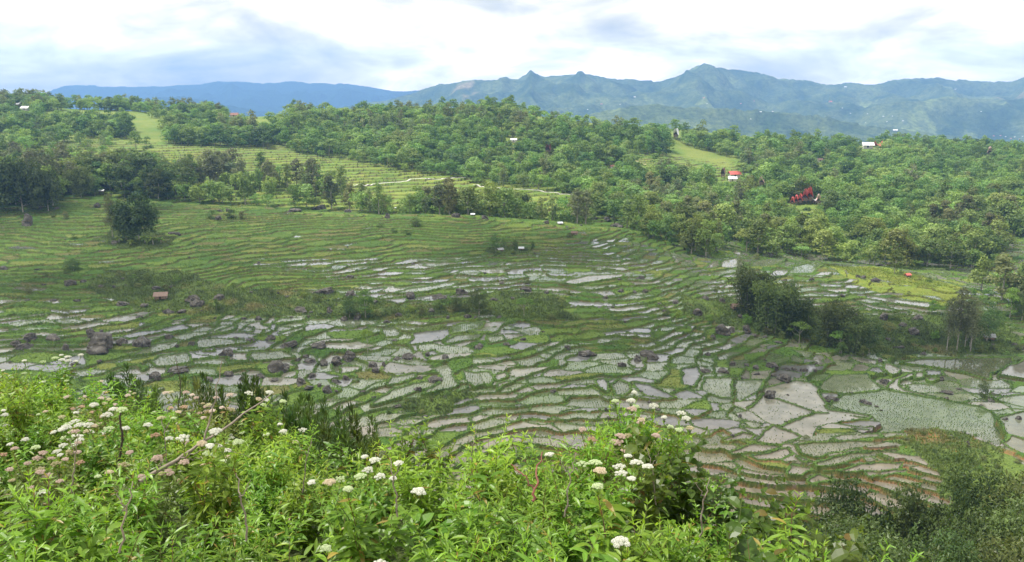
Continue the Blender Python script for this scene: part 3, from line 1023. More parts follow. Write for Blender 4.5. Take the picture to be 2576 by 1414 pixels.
def far_hit(px, py):
    sx, sz = ray(px, py)
    j = int(np.clip(round((sx - MT_US[0]) / (MT_US[1] - MT_US[0])), 0, len(MT_US) - 1))
    d = MT_Z[:, j] - sz * MT_YS
    k = np.nonzero(d >= 0)[0]
    k = [q for q in k if MT_YS[q] > 1700]
    if not k:
        return None
    return sx * MT_YS[k[0]], MT_YS[k[0]], MT_Z[k[0], j]
# ------------------------------------------------------------------ vegetation builders
M_LEAF = leaf_mat("tree_leaves", trans=0.34, hue_var=0.035, val_var=0.75, gloss=0.015)
M_BARK = simple_mat("pale_bark", (.30, .28, .24), 0.85, 6.0, 0.4)
M_BARKD = simple_mat("dark_bark", (.11, .09, .07), 0.9, 8.0, 0.4)


def unit(v):
    return v / (np.linalg.norm(v, axis=-1, keepdims=True) + 1e-9)


def leaf_quads(rng, P, Nn, size, asp=1.7, col=None):
    """kite shaped leaf sprays at points P facing roughly Nn"""
    n = len(P)
    s = size * rng.uniform(0.6, 1.35, n)[:, None]
    nn = unit(Nn + rng.normal(0, 0.45, (n, 3)))
    t = unit(np.cross(nn, rng.normal(0, 1, (n, 3))))
    b = np.cross(nn, t)
    a0, a1 = P - t * s * 0.5, P + t * s * 0.5
    sh = rng.uniform(-0.15, 0.15, n)[:, None]
    b0, b1 = P + t * s * sh + b * s * 0.5 / asp - nn * s * 0.12, P + t * s * sh - b * s * 0.5 / asp - nn * s * 0.12
    V = np.stack([a0, b0, a1, b1], 1).reshape(-1, 3)
    Fq = np.arange(4 * n).reshape(n, 4)
    Cc = np.repeat(col, 4, 0) if col is not None else None
    return V, Fq, Cc


def tube(pts, rads, sides=6):
    pts = np.asarray(pts, float)
    n = len(pts)
    V = []
    for i in range(n):
        d = unit(pts[min(i + 1, n - 1)] - pts[max(i - 1, 0)])
        a = np.array([1.0, 0, 0]) if abs(d[0]) < 0.8 else np.array([0, 1.0, 0])
        e1 = unit(np.cross(d, a))
        e2 = np.cross(d, e1)
        for k in range(sides):
            an = 2 * math.pi * k / sides
            V.append(pts[i] + rads[i] * (math.cos(an) * e1 + math.sin(an) * e2))
    Fs = []
    for i in range(n - 1):
        for k in range(sides):
            Fs.append((i * sides + k, i * sides + (k + 1) % sides, (i + 1) * sides + (k + 1) % sides, (i + 1) * sides + k))
    return np.array(V), np.array(Fs, np.int32).reshape(-1, 4)


def join(parts):
    Vs, Fs, Cs, o = [], {}, [], 0
    for q in parts:
        V, Fq = q[0], q[1]
        Vs.append(V)
        for f in (Fq if isinstance(Fq, list) else [Fq]):
            if len(f):
                Fs.setdefault(f.shape[1], []).append(f + o)
        if len(q) > 2 and q[2] is not None:
            Cs.append(q[2])
        o += len(V)
    return np.concatenate(Vs), [np.concatenate(v) for v in Fs.values()], (np.concatenate(Cs) if Cs else None)


def crown_points(rng, clumps, n):
    """points on and in a set of foliage clumps (x,y,z,rx,ry,rz)"""
    cl = np.array(clumps, float)
    wgt = cl[:, 3] * cl[:, 4] + cl[:, 3] * cl[:, 5]
    k = rng.choice(len(cl), n, p=wgt / wgt.sum())
    d = unit(rng.normal(0, 1, (n, 3)))
    d[:, 2] = np.where(d[:, 2] < -0.35, -d[:, 2] * 0.6, d[:, 2])
    r = rng.uniform(0.55, 1.0, n) ** 0.6
    lump = 1 + 0.22 * np.sin(d[:, 0] * 7 + k) * np.sin(d[:, 1] * 6 + k * 2) + 0.12 * np.sin(d[:, 2] * 9 + k)
    P = cl[k, :3] + d * cl[k, 3:6] * (r * lump)[:, None]
    return P, unit(d / cl[k, 3:6]), k


def leaf_cols(rng, k, nk, c0, c1, jit=0.25):
    base = rng.uniform(0, 1, nk)[k]
    t = np.clip(base * 0.6 + rng.uniform(0, 0.5, len(k)), 0, 1)[:, None]
    c = np.asarray(c0) * (1 - t) + np.asarray(c1) * t
    return c * rng.uniform(1 - jit, 1 + jit, (len(k), 1))


def crown_clumps(rng, w, h0, h1, n, style):
    out = []
    for i in range(n):
        if style == 'round':
            t = rng.uniform(0, 1)
            a = rng.uniform(0, 6.28)
            rr = w * 0.5 * math.sqrt(max(0.05, 1 - (2 * t - 0.85) ** 2)) * rng.uniform(0.35, 0.85)
            s = w * rng.uniform(0.18, 0.30)
            out.append((rr * math.cos(a), rr * math.sin(a), h0 + (h1 - h0) * t, s, s, s * rng.uniform(0.6, 0.9)))
        elif style == 'tall':
            t = (i + rng.uniform(0, 1)) / n
            a = rng.uniform(0, 6.28)
            rr = w * 0.5 * (0.25 + 0.6 * math.sin(math.pi * min(1, t * 0.85 + 0.15))) * rng.uniform(0.2, 0.8)
            s = w * rng.uniform(0.17, 0.27) * (1.1 - 0.15 * t)
            out.append((rr * math.cos(a), rr * math.sin(a), h0 + (h1 - h0) * t, s, s, s * rng.uniform(0.8, 1.3)))
        elif style == 'umbrella':
            a = rng.uniform(0, 6.28)
            rr = w * 0.5 * math.sqrt(rng.uniform(0, 1))
            s = w * rng.uniform(0.14, 0.22)
            out.append((rr * math.cos(a), rr * math.sin(a), h1 - (h1 - h0) * (0.25 + 0.6 * (rr / (w * .5)) ** 2) * rng.uniform(0.6, 1.1), s, s, s * 0.5))
        elif style == 'plume':
            a = rng.uniform(0, 6.28)
            rr = w * 0.5 * rng.uniform(0.1, 0.95)
            t = rng.uniform(0.15, 1) * (1 - 0.45 * rr / (w * .5))
            s = w * rng.uniform(0.10, 0.17)
            out.append((rr * math.cos(a), rr * math.sin(a), h0 + (h1 - h0) * t, s, s, s * rng.uniform(1.3, 2.2)))
    return out


def crown_mesh(rng, w, h0, h1, nc, style, nl, size, c0, c1, asp=1.7):
    cl = crown_clumps(rng, w, h0, h1, nc, style)
    P, Nn, k = crown_points(rng, cl, nl)
    col = leaf_cols(rng, k, nc, c0, c1)
    return leaf_quads(rng, P, Nn + np.array([0, 0, 0.35]), size, asp, col), cl


def tree_parts(rng, w, h, h0, nc, style, nl, size, c0, c1, tr, asp=1.7, limbs=5):
    leaf, cl = crown_mesh(rng, w, h0, h, nc, style, nl, size, c0, c1, asp)
    lean = rng.normal(0, 0.03 * h, 2)
    top = h0 + (h - h0) * (0.75 if style == 'tall' else 0.45)
    pts = [(lean[0] * t * t, lean[1] * t * t, -0.6 + (top + 0.6) * t) for t in np.linspace(0, 1, 6)]
    wood = [tube(pts, np.linspace(tr, tr * 0.35, 6))]
    for c in cl[:limbs]:
        t0 = min(0.95, max(0.3, (c[2] * 0.62) / max(top, 0.1)))
        st = np.array([lean[0] * t0 * t0, lean[1] * t0 * t0, -0.6 + (top + 0.6) * t0])
        en = np.array(c[:3])
        mid = (st + en) / 2 + np.array([0, 0, -0.05 * h])
        wood.append(tube([st, mid, en], [tr * 0.45, tr * 0.3, tr * 0.12], 4))
    return leaf, join(wood)


GREENS = {
    'feather': ((.030, .062, .018), (.075, .125, .034)),
    'valley': ((.046, .080, .024), (.100, .148, .044)),
    'mid': ((.085, .140, .034), (.170, .245, .060)),
    'light': ((.120, .180, .042), (.220, .290, .080)),
    'dark': ((.052, .092, .028), (.108, .165, .048)),
    'olive': ((.100, .125, .045), (.180, .200, .080)),
    'vivid': ((.085, .150, .028), (.165, .260, .048)),
    'grey': ((.100, .125, .060), (.180, .200, .105)),
    'bamboo': ((.050, .090, .026), (.105, .158, .045)),
}


def tree_proto(name, label, cat, seed, w, h, h0, nc, style, nl, size, tone, tr=0.22, bark=None, asp=1.7, limbs=5):
    rng = np.random.default_rng(seed)
    leaf, wood = tree_parts(rng, w, h, h0, nc, style, nl, size, *GREENS[tone], tr, asp, limbs)
    root = thing(name, label, cat)
    obj("trunk", mesh_np("trunk", wood[0], wood[1], bark or M_BARK, smooth=True), root)
    obj("crown", mesh_np("crown", leaf[0], [leaf[1]], M_LEAF, leaf[2]), root)
    return Proto(root)


def palm_proto(name, label, seed, h, nf, lf, tone='dark'):
    rng = np.random.default_rng(seed)
    root = thing(name, label, 'palm')
    V, Fq = tube([(0.12 * h * 0.3 * t * t, 0, -0.5 + (h + 0.5) * t) for t in np.linspace(0, 1, 6)], np.linspace(0.2, 0.13, 6))
    obj("trunk", mesh_np("trunk", V, [Fq], M_BARK, smooth=True), root)
    top = np.array([0.036 * h, 0, h])
    parts = []
    c0, c1 = GREENS[tone]
    for i in range(nf):
        a = 6.283 * i / nf + rng.uniform(-.2, .2)
        el = rng.uniform(-0.1, 1.1)
        s = np.linspace(0, 1, 7)
        r = lf * s * math.cos(el * 0.8)
        z = lf * (s * math.sin(el) - 0.62 * s * s)
        ax = np.stack([r * math.cos(a), r * math.sin(a), z], 1) + top
        side = np.array([-math.sin(a), math.cos(a), 0])
        wv = (lf * 0.20 * np.array([.12, .8, 1, 1, .85, .6, .1]))[:, None]
        L_, R_ = ax + side * wv - np.array([0, 0, 1]) * wv * 0.55, ax - side * wv - np.array([0, 0, 1]) * wv * 0.55
        V = np.concatenate([ax, L_, R_])
        Fq = []
        for k in range(6):
            Fq += [(k, k + 1, 7 + k + 1, 7 + k), (k, 14 + k, 14 + k + 1, k + 1)]
        cc = np.asarray(c0) + (np.asarray(c1) - np.asarray(c0)) * rng.uniform(0, 1)
        parts.append((V, np.array(Fq), np.tile(cc, (len(V), 1))))
    V, Fq, Cc = join(parts)
    obj("crown", mesh_np("crown", V, Fq, M_LEAF, Cc), root)
    return Proto(root)


def bamboo_proto(name, label, seed, w, h, culms, nl, size, tone='bamboo'):
    rng = np.random.default_rng(seed)
    root = thing(name, label, 'bamboo')
    wood, leaves = [], []
    for i in range(culms):
        a = rng.uniform(0, 6.283)
        r0 = rng.uniform(0, 0.26) * w
        out = rng.uniform(0.12, 0.36) * w
        hh = h * rng.uniform(0.72, 1.0)
        t = np.linspace(0, 1, 8)
        rr = r0 + out * t ** 2.4
        zz = hh * (t - 0.16 * t ** 4)
        pts = np.stack([rr * math.cos(a), rr * math.sin(a), zz - 0.4], 1)
        wood.append(tube(pts, np.linspace(0.07, 0.02, 8), 4))
        m = nl // culms
        tt = rng.uniform(0.05, 1.0, m) ** 0.85
        base = np.stack([np.interp(tt, t, pts[:, q]) for q in range(3)], 1)
        spread = w * 0.12 * (1.15 - 0.5 * tt)[:, None]
        P = base + rng.normal(0, 1, (m, 3)) * spread * np.array([1, 1, 0.6])
        k = np.full(m, i)
        leaves.append((P, unit(P - base + np.array([0, 0, .4])), k))
    P = np.concatenate([q[0] for q in leaves])
    Nn = np.concatenate([q[1] for q in leaves])
    k = np.concatenate([q[2] for q in leaves])
    col = leaf_cols(rng, k, culms, *GREENS[tone])
    V, Fq, Cc = leaf_quads(rng, P, Nn, size, 2.6, col)
    wv = join(wood)
    obj("culms", mesh_np("culms", wv[0], wv[1], M_BARK, smooth=True), root)
    obj("foliage", mesh_np("foliage", V, [Fq], M_LEAF, Cc), root)
    return Proto(root)


# ------------------------------------------------------------------ houses are sited first so that no tree stands in front of them
SITES = []          # (px, py of the visible foot, width px, roof height px)


def clear_of_sites(px, pytop, y, half):
    for sx, sy, sw, sy_w in SITES:
        if abs(px - sx) < sw * 0.5 + half and pytop < sy - 2 and y < sy_w + 4:
            return False
    return True


HOUSES = [   # kind, window, x, y of foot, width in window px, turn in degrees, roof colour, label
    ('saddle', 'A0', 135, 806, 62, 8, 'white', "white saddle roofed house with a tall horn end among the trees at far left"),
    ('gable', 'A0', 195, 826, 56, -5, 'white', "long white roofed house just below the far left saddle roof"),
    ('gable', 'A0', 1765, 880, 62, 12, 'rust', "rust red roofed house on the grassy plateau left of the wooded hill"),
    ('gable', 'B0', 1298, 1062, 46, 4, 'white', "white roofed house deep in the wood halfway up the central hill"),
    ('saddle', 'B0', 1560, 1156, 34, 75, 'rust', "rust red saddle roofed house in the wood of the central hill"),
    ('saddle', 'B0', 2520, 1040, 36, 70, 'white', "house with a single white horn at the dip in the skyline wood"),
    ('gable', 'B0', 2045, 1258, 40, 15, 'rust', "brown roofed house beside the small yellow terraces in the wood"),
    ('gable', 'C0', 1390, 1112, 78, -8, 'white', "long low white roofed building near the crest of the right wood"),
    ('saddle', 'C0', 1470, 1122, 66, 25, 'red', "red saddle roof at the end of the long white building"),
    ('saddle', 'C0', 1935, 1112, 64, 5, 'white', "white house with two upturned roof horns on the right skyline wood"),
    ('saddle', 'C0', 2308, 1176, 44, 60, 'whitered', "white and red saddle roof close to the right edge of the picture"),
    ('saddle', 'C0', 300, 1330, 34, 70, 'brown', "brown thatched saddle roofs beside the small red roofed house"),
    ('gable', 'C0', 385, 1330, 84, 10, 'red', "red roofed house beside the brown thatched saddle roof"),
    ('gable', 'C0', 372, 1358, 62, -6, 'white', "white arched roof standing in front of the red roofed house"),
    ('saddle', 'C0', 592, 1396, 40, 65, 'whitered', "small white and red saddle roof right of the brown thatched roofs"),
    ('gable', 'C0', 1030, 1212, 44, 15, 'brown', "brown roofed house half sunk in the right hand wood"),
    ('saddle', 'C1', 822, 222, 30, 68, 'red', "leftmost small saddle roof of the red village in the right wood"),
    ('saddle', 'C1', 850, 216, 34, 68, 'red', "second small saddle roof of the red village"),
    ('saddle', 'C1', 880, 214, 36, 68, 'red', "third saddle roof of the red village, left of the tall pair"),
    ('saddle', 'C1', 916, 212, 50, 70, 'red', "tall bright red saddle roof, left one of the tall pair"),
    ('saddle', 'C1', 948, 210, 56, 70, 'red', "tallest bright red saddle roof of the red village"),
    ('saddle', 'C1', 990, 214, 54, 30, 'white', "white sided saddle roof right of the tall red pair"),
    ('saddle', 'C1', 1020, 222, 36, 72, 'whitered', "rightmost white and red saddle roof of the red village"),
    ('hut', 'C1', 1692, 770, 48, 20, 'red', "small red roofed hut at the edge of the sunny terraces"),
    ('hut', 'C1', 2305, 1240, 84, -14, 'grey', "grey sheet roofed hut behind the tall slim trees"),
    ('hut', 'C1', 395, 1012, 80, 16, 'brown', "old brown roofed hut left of the big bamboo clump"),
    ('hut', 'B1', 1196, 576, 50, 28, 'grey', "grey gabled hut beside little trees in the middle of the terraces"),
    ('hut', 'B1', 1355, 566, 44, 0, 'pale', "hut with a pale tin roof in the middle of the terraces"),
    ('hut', 'B1', 1648, 374, 40, 8, 'pale', "white roofed shelter on the crest right of the middle"),
    ('hut', 'B1', 990, 309, 34, 0, 'pale', "white box shaped hut on the crest by the tree belt"),
    ('hut', 'B1', 414, 252, 24, 0, 'pale', "tiny white roofed hut on the crest under the tree belt"),
    ('hut', 'B1', 1756, 452, 52, -10, 'brown', "low brown roofed hut on the upper terraces"),
    ('hut', 'A1', 1218, 940, 104, 12, 'brown', "collapsing hut with a brown roof in the rough strip"),
    ('hut', 'A1', 770, 140, 40, 0, 'pale', "small pale roofed hut below the dark tree belt on the left"),
]
for h_ in HOUSES:
    px_, py_ = wp(h_[1], h_[2], h_[3])
    g_ = hit(px_, py_ + (0 if h_[0] == 'hut' else 3))
    if g_ is None:
        continue
    SITES.append((px_, py_, h_[4] / WIN[h_[1]][2] * K, g_[1]))

# ------------------------------------------------------------------ where the trees stand
FOREST = [   # outline of the tree feet in the photo frame, depth range, spacing, mix
    ([(690, 330), (740, 292), (860, 300), (1000, 285), (1090, 268), (1250, 280), (1420, 318), (1600, 335), (1700, 345), (1680, 395), (1600, 385), (1640, 425), (1580, 470), (1480, 505), (1390, 492), (1230, 470), (1150, 445), (1060, 438), (920, 414), (860, 398), (760, 388), (700, 365)], 470, 900, 6.4, 'wood', "wood on the central hill"),
    ([(1480, 505), (1590, 440), (1700, 420), (1850, 425), (1870, 405), (1700, 375), (1690, 345), (1900, 368), (2200, 375), (2700, 398), (2720, 720), (2500, 715), (2430, 735), (2330, 705), (2200, 672), (2060, 652), (1930, 648), (1810, 632), (1800, 655), (1730, 640), (1620, 596), (1560, 568), (1480, 545)], 338, 950, 6.2, 'wood', "wood on the right hand slope"),
    ([(-260, 520), (-260, 440), (60, 440), (160, 455), (300, 455), (480, 470), (480, 505), (300, 500), (150, 490), (120, 540), (0, 540)], 400, 560, 5.2, 'dark', "dark tree belt on the left"),
    ([(480, 505), (560, 480), (700, 485), (860, 500), (1000, 515), (1140, 535), (1150, 556), (1000, 545), (840, 528), (700, 520), (560, 515)], 408, 475, 5.4, 'belt', "loose tree belt behind the crest"),
    ([(1165, 560), (1235, 560), (1235, 520), (1165, 515)], 405, 480, 6, 'belt', "tree clump behind the crest"),
    ([(1245, 570), (1365, 570), (1365, 545), (1245, 540)], 405, 480, 6, 'belt', "tree clump behind the crest"),
    ([(1385, 575), (1490, 575), (1490, 535), (1385, 530)], 400, 480, 6, 'belt', "tree clump behind the crest"),
    ([(-200, 300), (-200, 235), (420, 245), (420, 296), (330, 285), (200, 276), (100, 268)], 865, 985, 6.5, 'hazy', "trees along the left skyline"),
    ([(-200, 290), (60, 262), (140, 268), (60, 320), (180, 312), (330, 320), (350, 350), (250, 352), (160, 330), (0, 330), (-200, 330)], 560, 960, 5.8, 'hazy', "groves on the left fields"),
    ([(410, 345), (440, 290), (560, 295), (640, 335), (700, 330), (690, 372), (560, 372), (470, 368), (415, 360)], 520, 900, 5.8, 'hazy', "grove left of the central hill"),
    ([(590, 288), (720, 288), (720, 280), (590, 278)], 800, 960, 6, 'hazy', "trees on the plateau skyline"),
    ([(0, 425), (60, 405), (250, 425), (360, 430), (480, 450), (600, 455), (780, 470), (860, 480), (860, 500), (600, 480), (400, 462), (0, 448)], 440, 640, 6.4, 'belt', "scattered trees behind the left belt"),
    ([(30, 355), (320, 360), (420, 400), (100, 410)], 520, 780, 17, 'hazy', "lone trees on the left fields"),
    ([(-250, 290), (-250, 250), (120, 262), (420, 285), (560, 300), (700, 320), (700, 395), (560, 410), (420, 420), (250, 425), (-250, 430)], 520, 960, 5.8, 'hazy', "scattered groves of the left fields"),
    ([(2440, 720), (2576, 790), (2700, 800), (2700, 740), (2560, 730)], 240, 345, 6.5, 'belt', "bushy trees at the right edge"),
]
CLEAR = [[(1685, 378), (1720, 366), (1870, 405), (1865, 450), (1760, 462), (1690, 440)], [(1585, 398), (1645, 396), (1648, 455), (1600, 458)], [(1200, 468), (1400, 484), (1480, 505), (1400, 560), (1370, 548), (1240, 545), (1200, 520)], [(2505, 600), (2720, 600), (2720, 735), (2520, 720)]]
TREES = []
for poly_, ya, yb, sp, mix_, zone in FOREST:
    px0, px1 = min(q[0] for q in poly_), max(q[0] for q in poly_)
    ua, ub = (px0 - 1288) / F * 0.97, (px1 - 1288) / F * 1.03
    area = 0.5 * (ub - ua) * (yb * yb - ya * ya)
    n_ = int(area / (sp * sp) * 2.2)
    y_ = np.sqrt(RNG.uniform(ya * ya, yb * yb, n_))
    x_ = y_ * RNG.uniform(ua - 0.01, ub + 0.01, n_)
    z_ = sample(H, x_, y_)
    pxs_, pys_ = project(x_, y_, z_)
    ok = in_poly(pxs_, pys_, poly_)
    for c_ in CLEAR:
        ok &= ~in_poly(pxs_, pys_, c_)
    if zone.startswith('scattered groves'):
        ok &= fbm(x_ / 60, y_ / 60, 3, 411) > 0.38
    ok &= ~water[tuple(np.round(q).astype(int) for q in grid_ij(x_, y_))]
    cellset = {}
    for i in np.nonzero(ok)[0]:
        kx, ky = int(x_[i] // sp), int(y_[i] // sp)
        bad = False
        for dx in (-1, 0, 1):
            for dy in (-1, 0, 1):
                for q in cellset.get((kx + dx, ky + dy), ()):
                    if (x_[q] - x_[i]) ** 2 + (y_[q] - y_[i]) ** 2 < (sp * 0.82) ** 2:
                        bad = True
        if bad:
            continue
        cellset.setdefault((kx, ky), []).append(i)
        TREES.append((x_[i], y_[i], z_[i], mix_, zone))

TREE_PROTOS = {}
FAR_KINDS = [   # w, h, h0, clumps, style, leaves, size, tone
    (8.0, 10.5, 1.6, 15, 'round', 1150, 0.75, 'mid'),
    (9.0, 9.5, 1.4, 17, 'round', 1250, 0.75, 'light'),
    (6.8, 12.5, 1.8, 14, 'tall', 1050, 0.72, 'mid'),
    (7.5, 11.0, 1.6, 14, 'round', 1100, 0.75, 'dark'),
    (7.0, 11.5, 1.8, 14, 'tall', 1050, 0.75, 'olive'),
    (9.5, 10.0, 3.2, 18, 'umbrella', 1050, 0.72, 'light'),
    (7.5, 9.0, 0.6, 18, 'plume', 1200, 0.72, 'light'),
    (7.0, 12.5, 3.2, 15, 'tall', 1050, 0.7, 'grey'),
]
ZONE_LABEL = {}
for i, k_ in enumerate(FAR_KINDS):
    TREE_PROTOS[i] = tree_proto("broadleaf_tree", "leafy tree standing in the wood", 'tree', 900 + i, *k_, tr=0.24)
PALM = palm_proto("palm_tree", "dark feathery palm standing up through the wood on the central hill", 970, 9.0, 15, 3.4)
MIX = {'wood': [3, 0, 0, 2, 0, 6, 1, 6, 1, 5, 1, 4], 'dark': [3, 3, 0, 7, 6, 3, 1], 'belt': [7, 2, 6, 4, 1, 0, 6], 'hazy': [3, 0, 1, 6, 0, 1, 4]}
PHRASE = {0: "round mid green tree", 1: "broad light green tree", 2: "upright mid green tree", 3: "rounded dark green tree", 4: "upright olive green tree", 5: "flat topped light green tree", 6: "bushy light green tree", 7: "slim grey green tree with a pale trunk"}
plan = []
for (x, y, z, mix_, zone) in TREES:
    ql = MIX[mix_]
    nz = 0.5 + 0.75 * float(fbm(np.array([x / 48]), np.array([y / 48]), 2, 421)[0]) + RNG.normal(0, 0.16)
    k = ql[int(np.clip(nz, 0, 0.999) * len(ql))]
    if mix_ in ('wood', 'hazy') and RNG.random() < 0.06:
        continue
    s = float(RNG.choice([RNG.uniform(0.55, 0.85), RNG.uniform(0.8, 1.2), RNG.uniform(1.1, 1.5)], p=[.25, .5, .25])) * {'wood': 1.12, 'dark': 1.32, 'belt': 1.15, 'hazy': 1.12}[mix_]
    if mix_ == 'wood' and RNG.random() < 0.045:
        k = 'palm'
    h = (FAR_KINDS[k][1] if k != 'palm' else 10) * s
    px, pyt = project(x, y, z + h)
    hw = (FAR_KINDS[k][0] if k != 'palm' else 5) * s * 0.5 / y * F
    if not clear_of_sites(px, pyt, y, hw * 0.8):
        continue
    if px < -160 or px > 2740:
        far_off = True
    else:
        far_off = False
    plan.append((h / y * (0.2 if far_off else 1.0), x, y, z, k, s, zone))
plan.sort(key=lambda q: -q[0])
single, mass = plan[:285], plan[285:]
for (_, x, y, z, k, s, zone) in single:
    if k == 'palm':
        PALM.put((x, y, z - 0.2), RNG.uniform(0, 6.28), s, "dark feathery palm standing up out of the " + zone, "palms in the woods")
        continue
    sx = s * RNG.uniform(1.0, 1.28)
    TREE_PROTOS[k].put((x, y, z - 0.2), RNG.uniform(0, 6.28), (sx, sx, s), PHRASE[k] + " in the " + zone, "trees of the " + zone)

# the rest of the wood, one mass of crowns and trunks
MASS = []
rngm = np.random.default_rng(55)
mprot = []
for i, k_ in enumerate(FAR_KINDS):
    for v in range(2):
        w_, h_, h0_, nc_, st_, nl_, sz_, tone_ = k_
        leaf, wood = tree_parts(rngm, w_, h_, h0_, nc_, st_, int(nl_ * 0.55), sz_ * 1.2, *GREENS[tone_], 0.24, limbs=0)
        wf = wood[1][0]
        mprot.append((i, leaf, wood[0], wf))
mpv, mpf, mpc, mpm, mo = [], [], [], [], 0
for (_, x, y, z, k, s, zone) in mass:
    if k == 'palm':
        k = 0
    i, leaf, wv_, wf_ = mprot[k * 2 + int(rngm.integers(0, 2))]
    a = rngm.uniform(0, 6.28)
    R = np.array([[math.cos(a), -math.sin(a), 0], [math.sin(a), math.cos(a), 0], [0, 0, 0.88]]) * s * 1.12
    tint = np.array([1, 1, 1]) * rngm.uniform(0.7, 1.3) * np.array([rngm.uniform(0.88, 1.12), 1, rngm.uniform(0.9, 1.1)])
    V = np.concatenate([leaf[0], wv_]) @ R.T + np.array([x, y, z - 0.2])
    mpv.append(V)
    mpf.append(np.concatenate([leaf[1], wf_ + len(leaf[0])]) + mo)
    mpc.append(np.concatenate([leaf[2] * tint, np.tile((.2, .19, .16), (len(wv_), 1))]))
    mo += len(V)
wood_o = obj("woodland", mesh_np("woodland", np.concatenate(mpv), [np.concatenate(mpf)], M_LEAF, np.concatenate(mpc)))
kind(wood_o, 'stuff', "continuous green woodland covering the far hillsides")
wood_o['category'] = 'woodland'
print("trees", len(plan), "single", len(single))
for q in list(TREE_PROTOS.values()) + [PALM]:
    q.drop()

# ------------------------------------------------------------------ trees that stand alone or in front, each sited from the photo
def at(px, py, y0=115.0):
    g = hit(px, py, y0)
    return (g[0], g[1], gz(g[0], g[1]))


def siz(px_h, y):
    return px_h * y / F


def lone(proto, h_proto, px, py, pxh, label, cat_group=None, rot=None, wide=1.0):
    x, y, z = at(px, py)
    s = siz(pxh, y) / h_proto * (1.30 if 'culms' in [c.name.split('.')[0] for c in proto.root.children] else 1.16)
    return proto.put((x, y, z - 0.15), RNG.uniform(0, 6.28) if rot is None else rot, (s * wide, s * wide, s), label, cat_group)


NEAR_TREE = tree_proto("broadleaf_tree", "x", 'tree', 1001, 7.5, 10, 2.0, 18, 'round', 2600, 0.45, 'dark', tr=0.2)
NEAR_LIGHT = tree_proto("broadleaf_tree", "x", 'tree', 1002, 6.5, 10, 2.5, 16, 'round', 2200, 0.45, 'vivid', tr=0.2)
NEAR_SLIM = tree_proto("slim_tree", "x", 'tree', 1003, 6.2, 15, 5.0, 18, 'tall', 2400, 0.42, 'grey', tr=0.15)
NEAR_BAMBOO = bamboo_proto("bamboo_clump", "x", 1004, 9.0, 13, 22, 8500, 0.62, 'bamboo')
NEAR_BAMBOO2 = bamboo_proto("bamboo_clump", "x", 1005, 8.0, 11, 18, 7500, 0.6, 'dark')
NEAR_UMB = tree_proto("umbrella_tree", "x", 'tree', 1006, 7.0, 8, 4.5, 14, 'umbrella', 1100, 0.4, 'vivid', tr=0.14)
BUSH = [tree_proto("bush", "x", 'bush', 1010 + i, 4.0, 2.6, 0.2, 9, 'round', 700, 0.34, t_, tr=0.08, bark=M_BARKD, limbs=2) for i, t_ in enumerate(('mid', 'dark', 'vivid', 'olive'))]
BANANA = palm_proto("banana_plant", "x", 1020, 2.2, 9, 2.4, 'vivid')

NEAR_MOUND = tree_proto("thicket_tree", "x", 'tree', 1007, 9.5, 9, 0.2, 30, 'plume', 6500, 0.5, 'dark', tr=0.14)
lone(NEAR_MOUND, 9, 350, 606, 96, "big dark bushy tree standing alone on the left terraces", wide=1.0)
lone(NEAR_MOUND, 9, 318, 606, 62, "lower bushy growth at the left foot of the lone dark tree", wide=0.8)
lone(NEAR_SLIM, 15, 283, 596, 92, "thin wispy tree leaning beside the lone dark tree on the left")
for q, lab_ in (((-20, 534, 120), "tallest of the big dark bushy trees at the left edge"), ((58, 534, 112), "broad dark bushy tree second from the left edge"), ((122, 530, 84), "dark bushy tree sloping down to the upper left terraces"), ((205, 500, 62), "dark bushy tree in the belt above the upper left terraces"), ((395, 498, 66), "dark bushy tree in the belt above the lone dark tree")):
    lone(NEAR_MOUND, 9, *q, lab_, wide=0.95)
for q in ((300, 612, 24), (385, 614, 26), (405, 610, 20), (330, 616, 20), (365, 612, 26)):
    lone(BANANA, 4.2, *q, "broad leaved plant crowding the foot of the lone dark tree on the left", "plants round the lone dark tree")
lone(NEAR_BAMBOO, 13, 1885, 795, 118, "leftmost and tallest clump of the big bamboo stand right of the middle")
lone(NEAR_BAMBOO, 13, 1945, 830, 128, "big bamboo clump right behind the rough bank, second from the left")
lone(NEAR_BAMBOO2, 11, 1985, 838, 105, "dark bamboo clump in the middle of the bamboo stand")
lone(NEAR_TREE, 10, 2030, 835, 70, "round dark tree in the dip of the bamboo stand")
lone(NEAR_BAMBOO, 13, 2095, 868, 108, "bamboo clump at the right end of the stand with drooping tips")
lone(NEAR_BAMBOO2, 11, 2145, 885, 95, "dark bamboo clump at the foot of the bank beside the pond")
lone(NEAR_TREE, 10, 2185, 890, 78, "dark round tree where the bamboo stand meets the bank")
lone(NEAR_UMB, 8, 2010, 862, 52, "small bright umbrella shaped tree in front of the bamboo stand")
lone(NEAR_UMB, 8, 2112, 885, 56, "small umbrella shaped tree at the foot of the bamboo stand")
lone(NEAR_LIGHT, 10, 2115, 905, 42, "low bright green tree at the bottom corner of the bamboo stand")
lone(NEAR_LIGHT, 10, 2170, 905, 34, "low bright green bushy tree above the pond corner")
lone(NEAR_SLIM, 15, 1855, 745, 86, "slim dark tree rising alone above the left end of the bamboo stand", wide=0.9)
for i, (a, b, c) in enumerate(((2381, 884, 118), (2407, 880, 142), (2426, 882, 112), (2441, 884, 122))):
    lone(NEAR_SLIM, 15, a, b, c, ["leftmost slim pale trunked tree on the pond bank", "tallest slim pale trunked tree on the pond bank", "third slim pale trunked tree on the pond bank", "rightmost slim pale trunked tree on the pond bank"][i], "slim trees on the pond bank", wide=1.0)
lone(NEAR_TREE, 10, 2482, 858, 86, "dense dark tree behind the grey hut by the pond", wide=0.8)
lone(NEAR_TREE, 10, 2440, 872, 78, "dark bushy tree between the slim pale trunks")
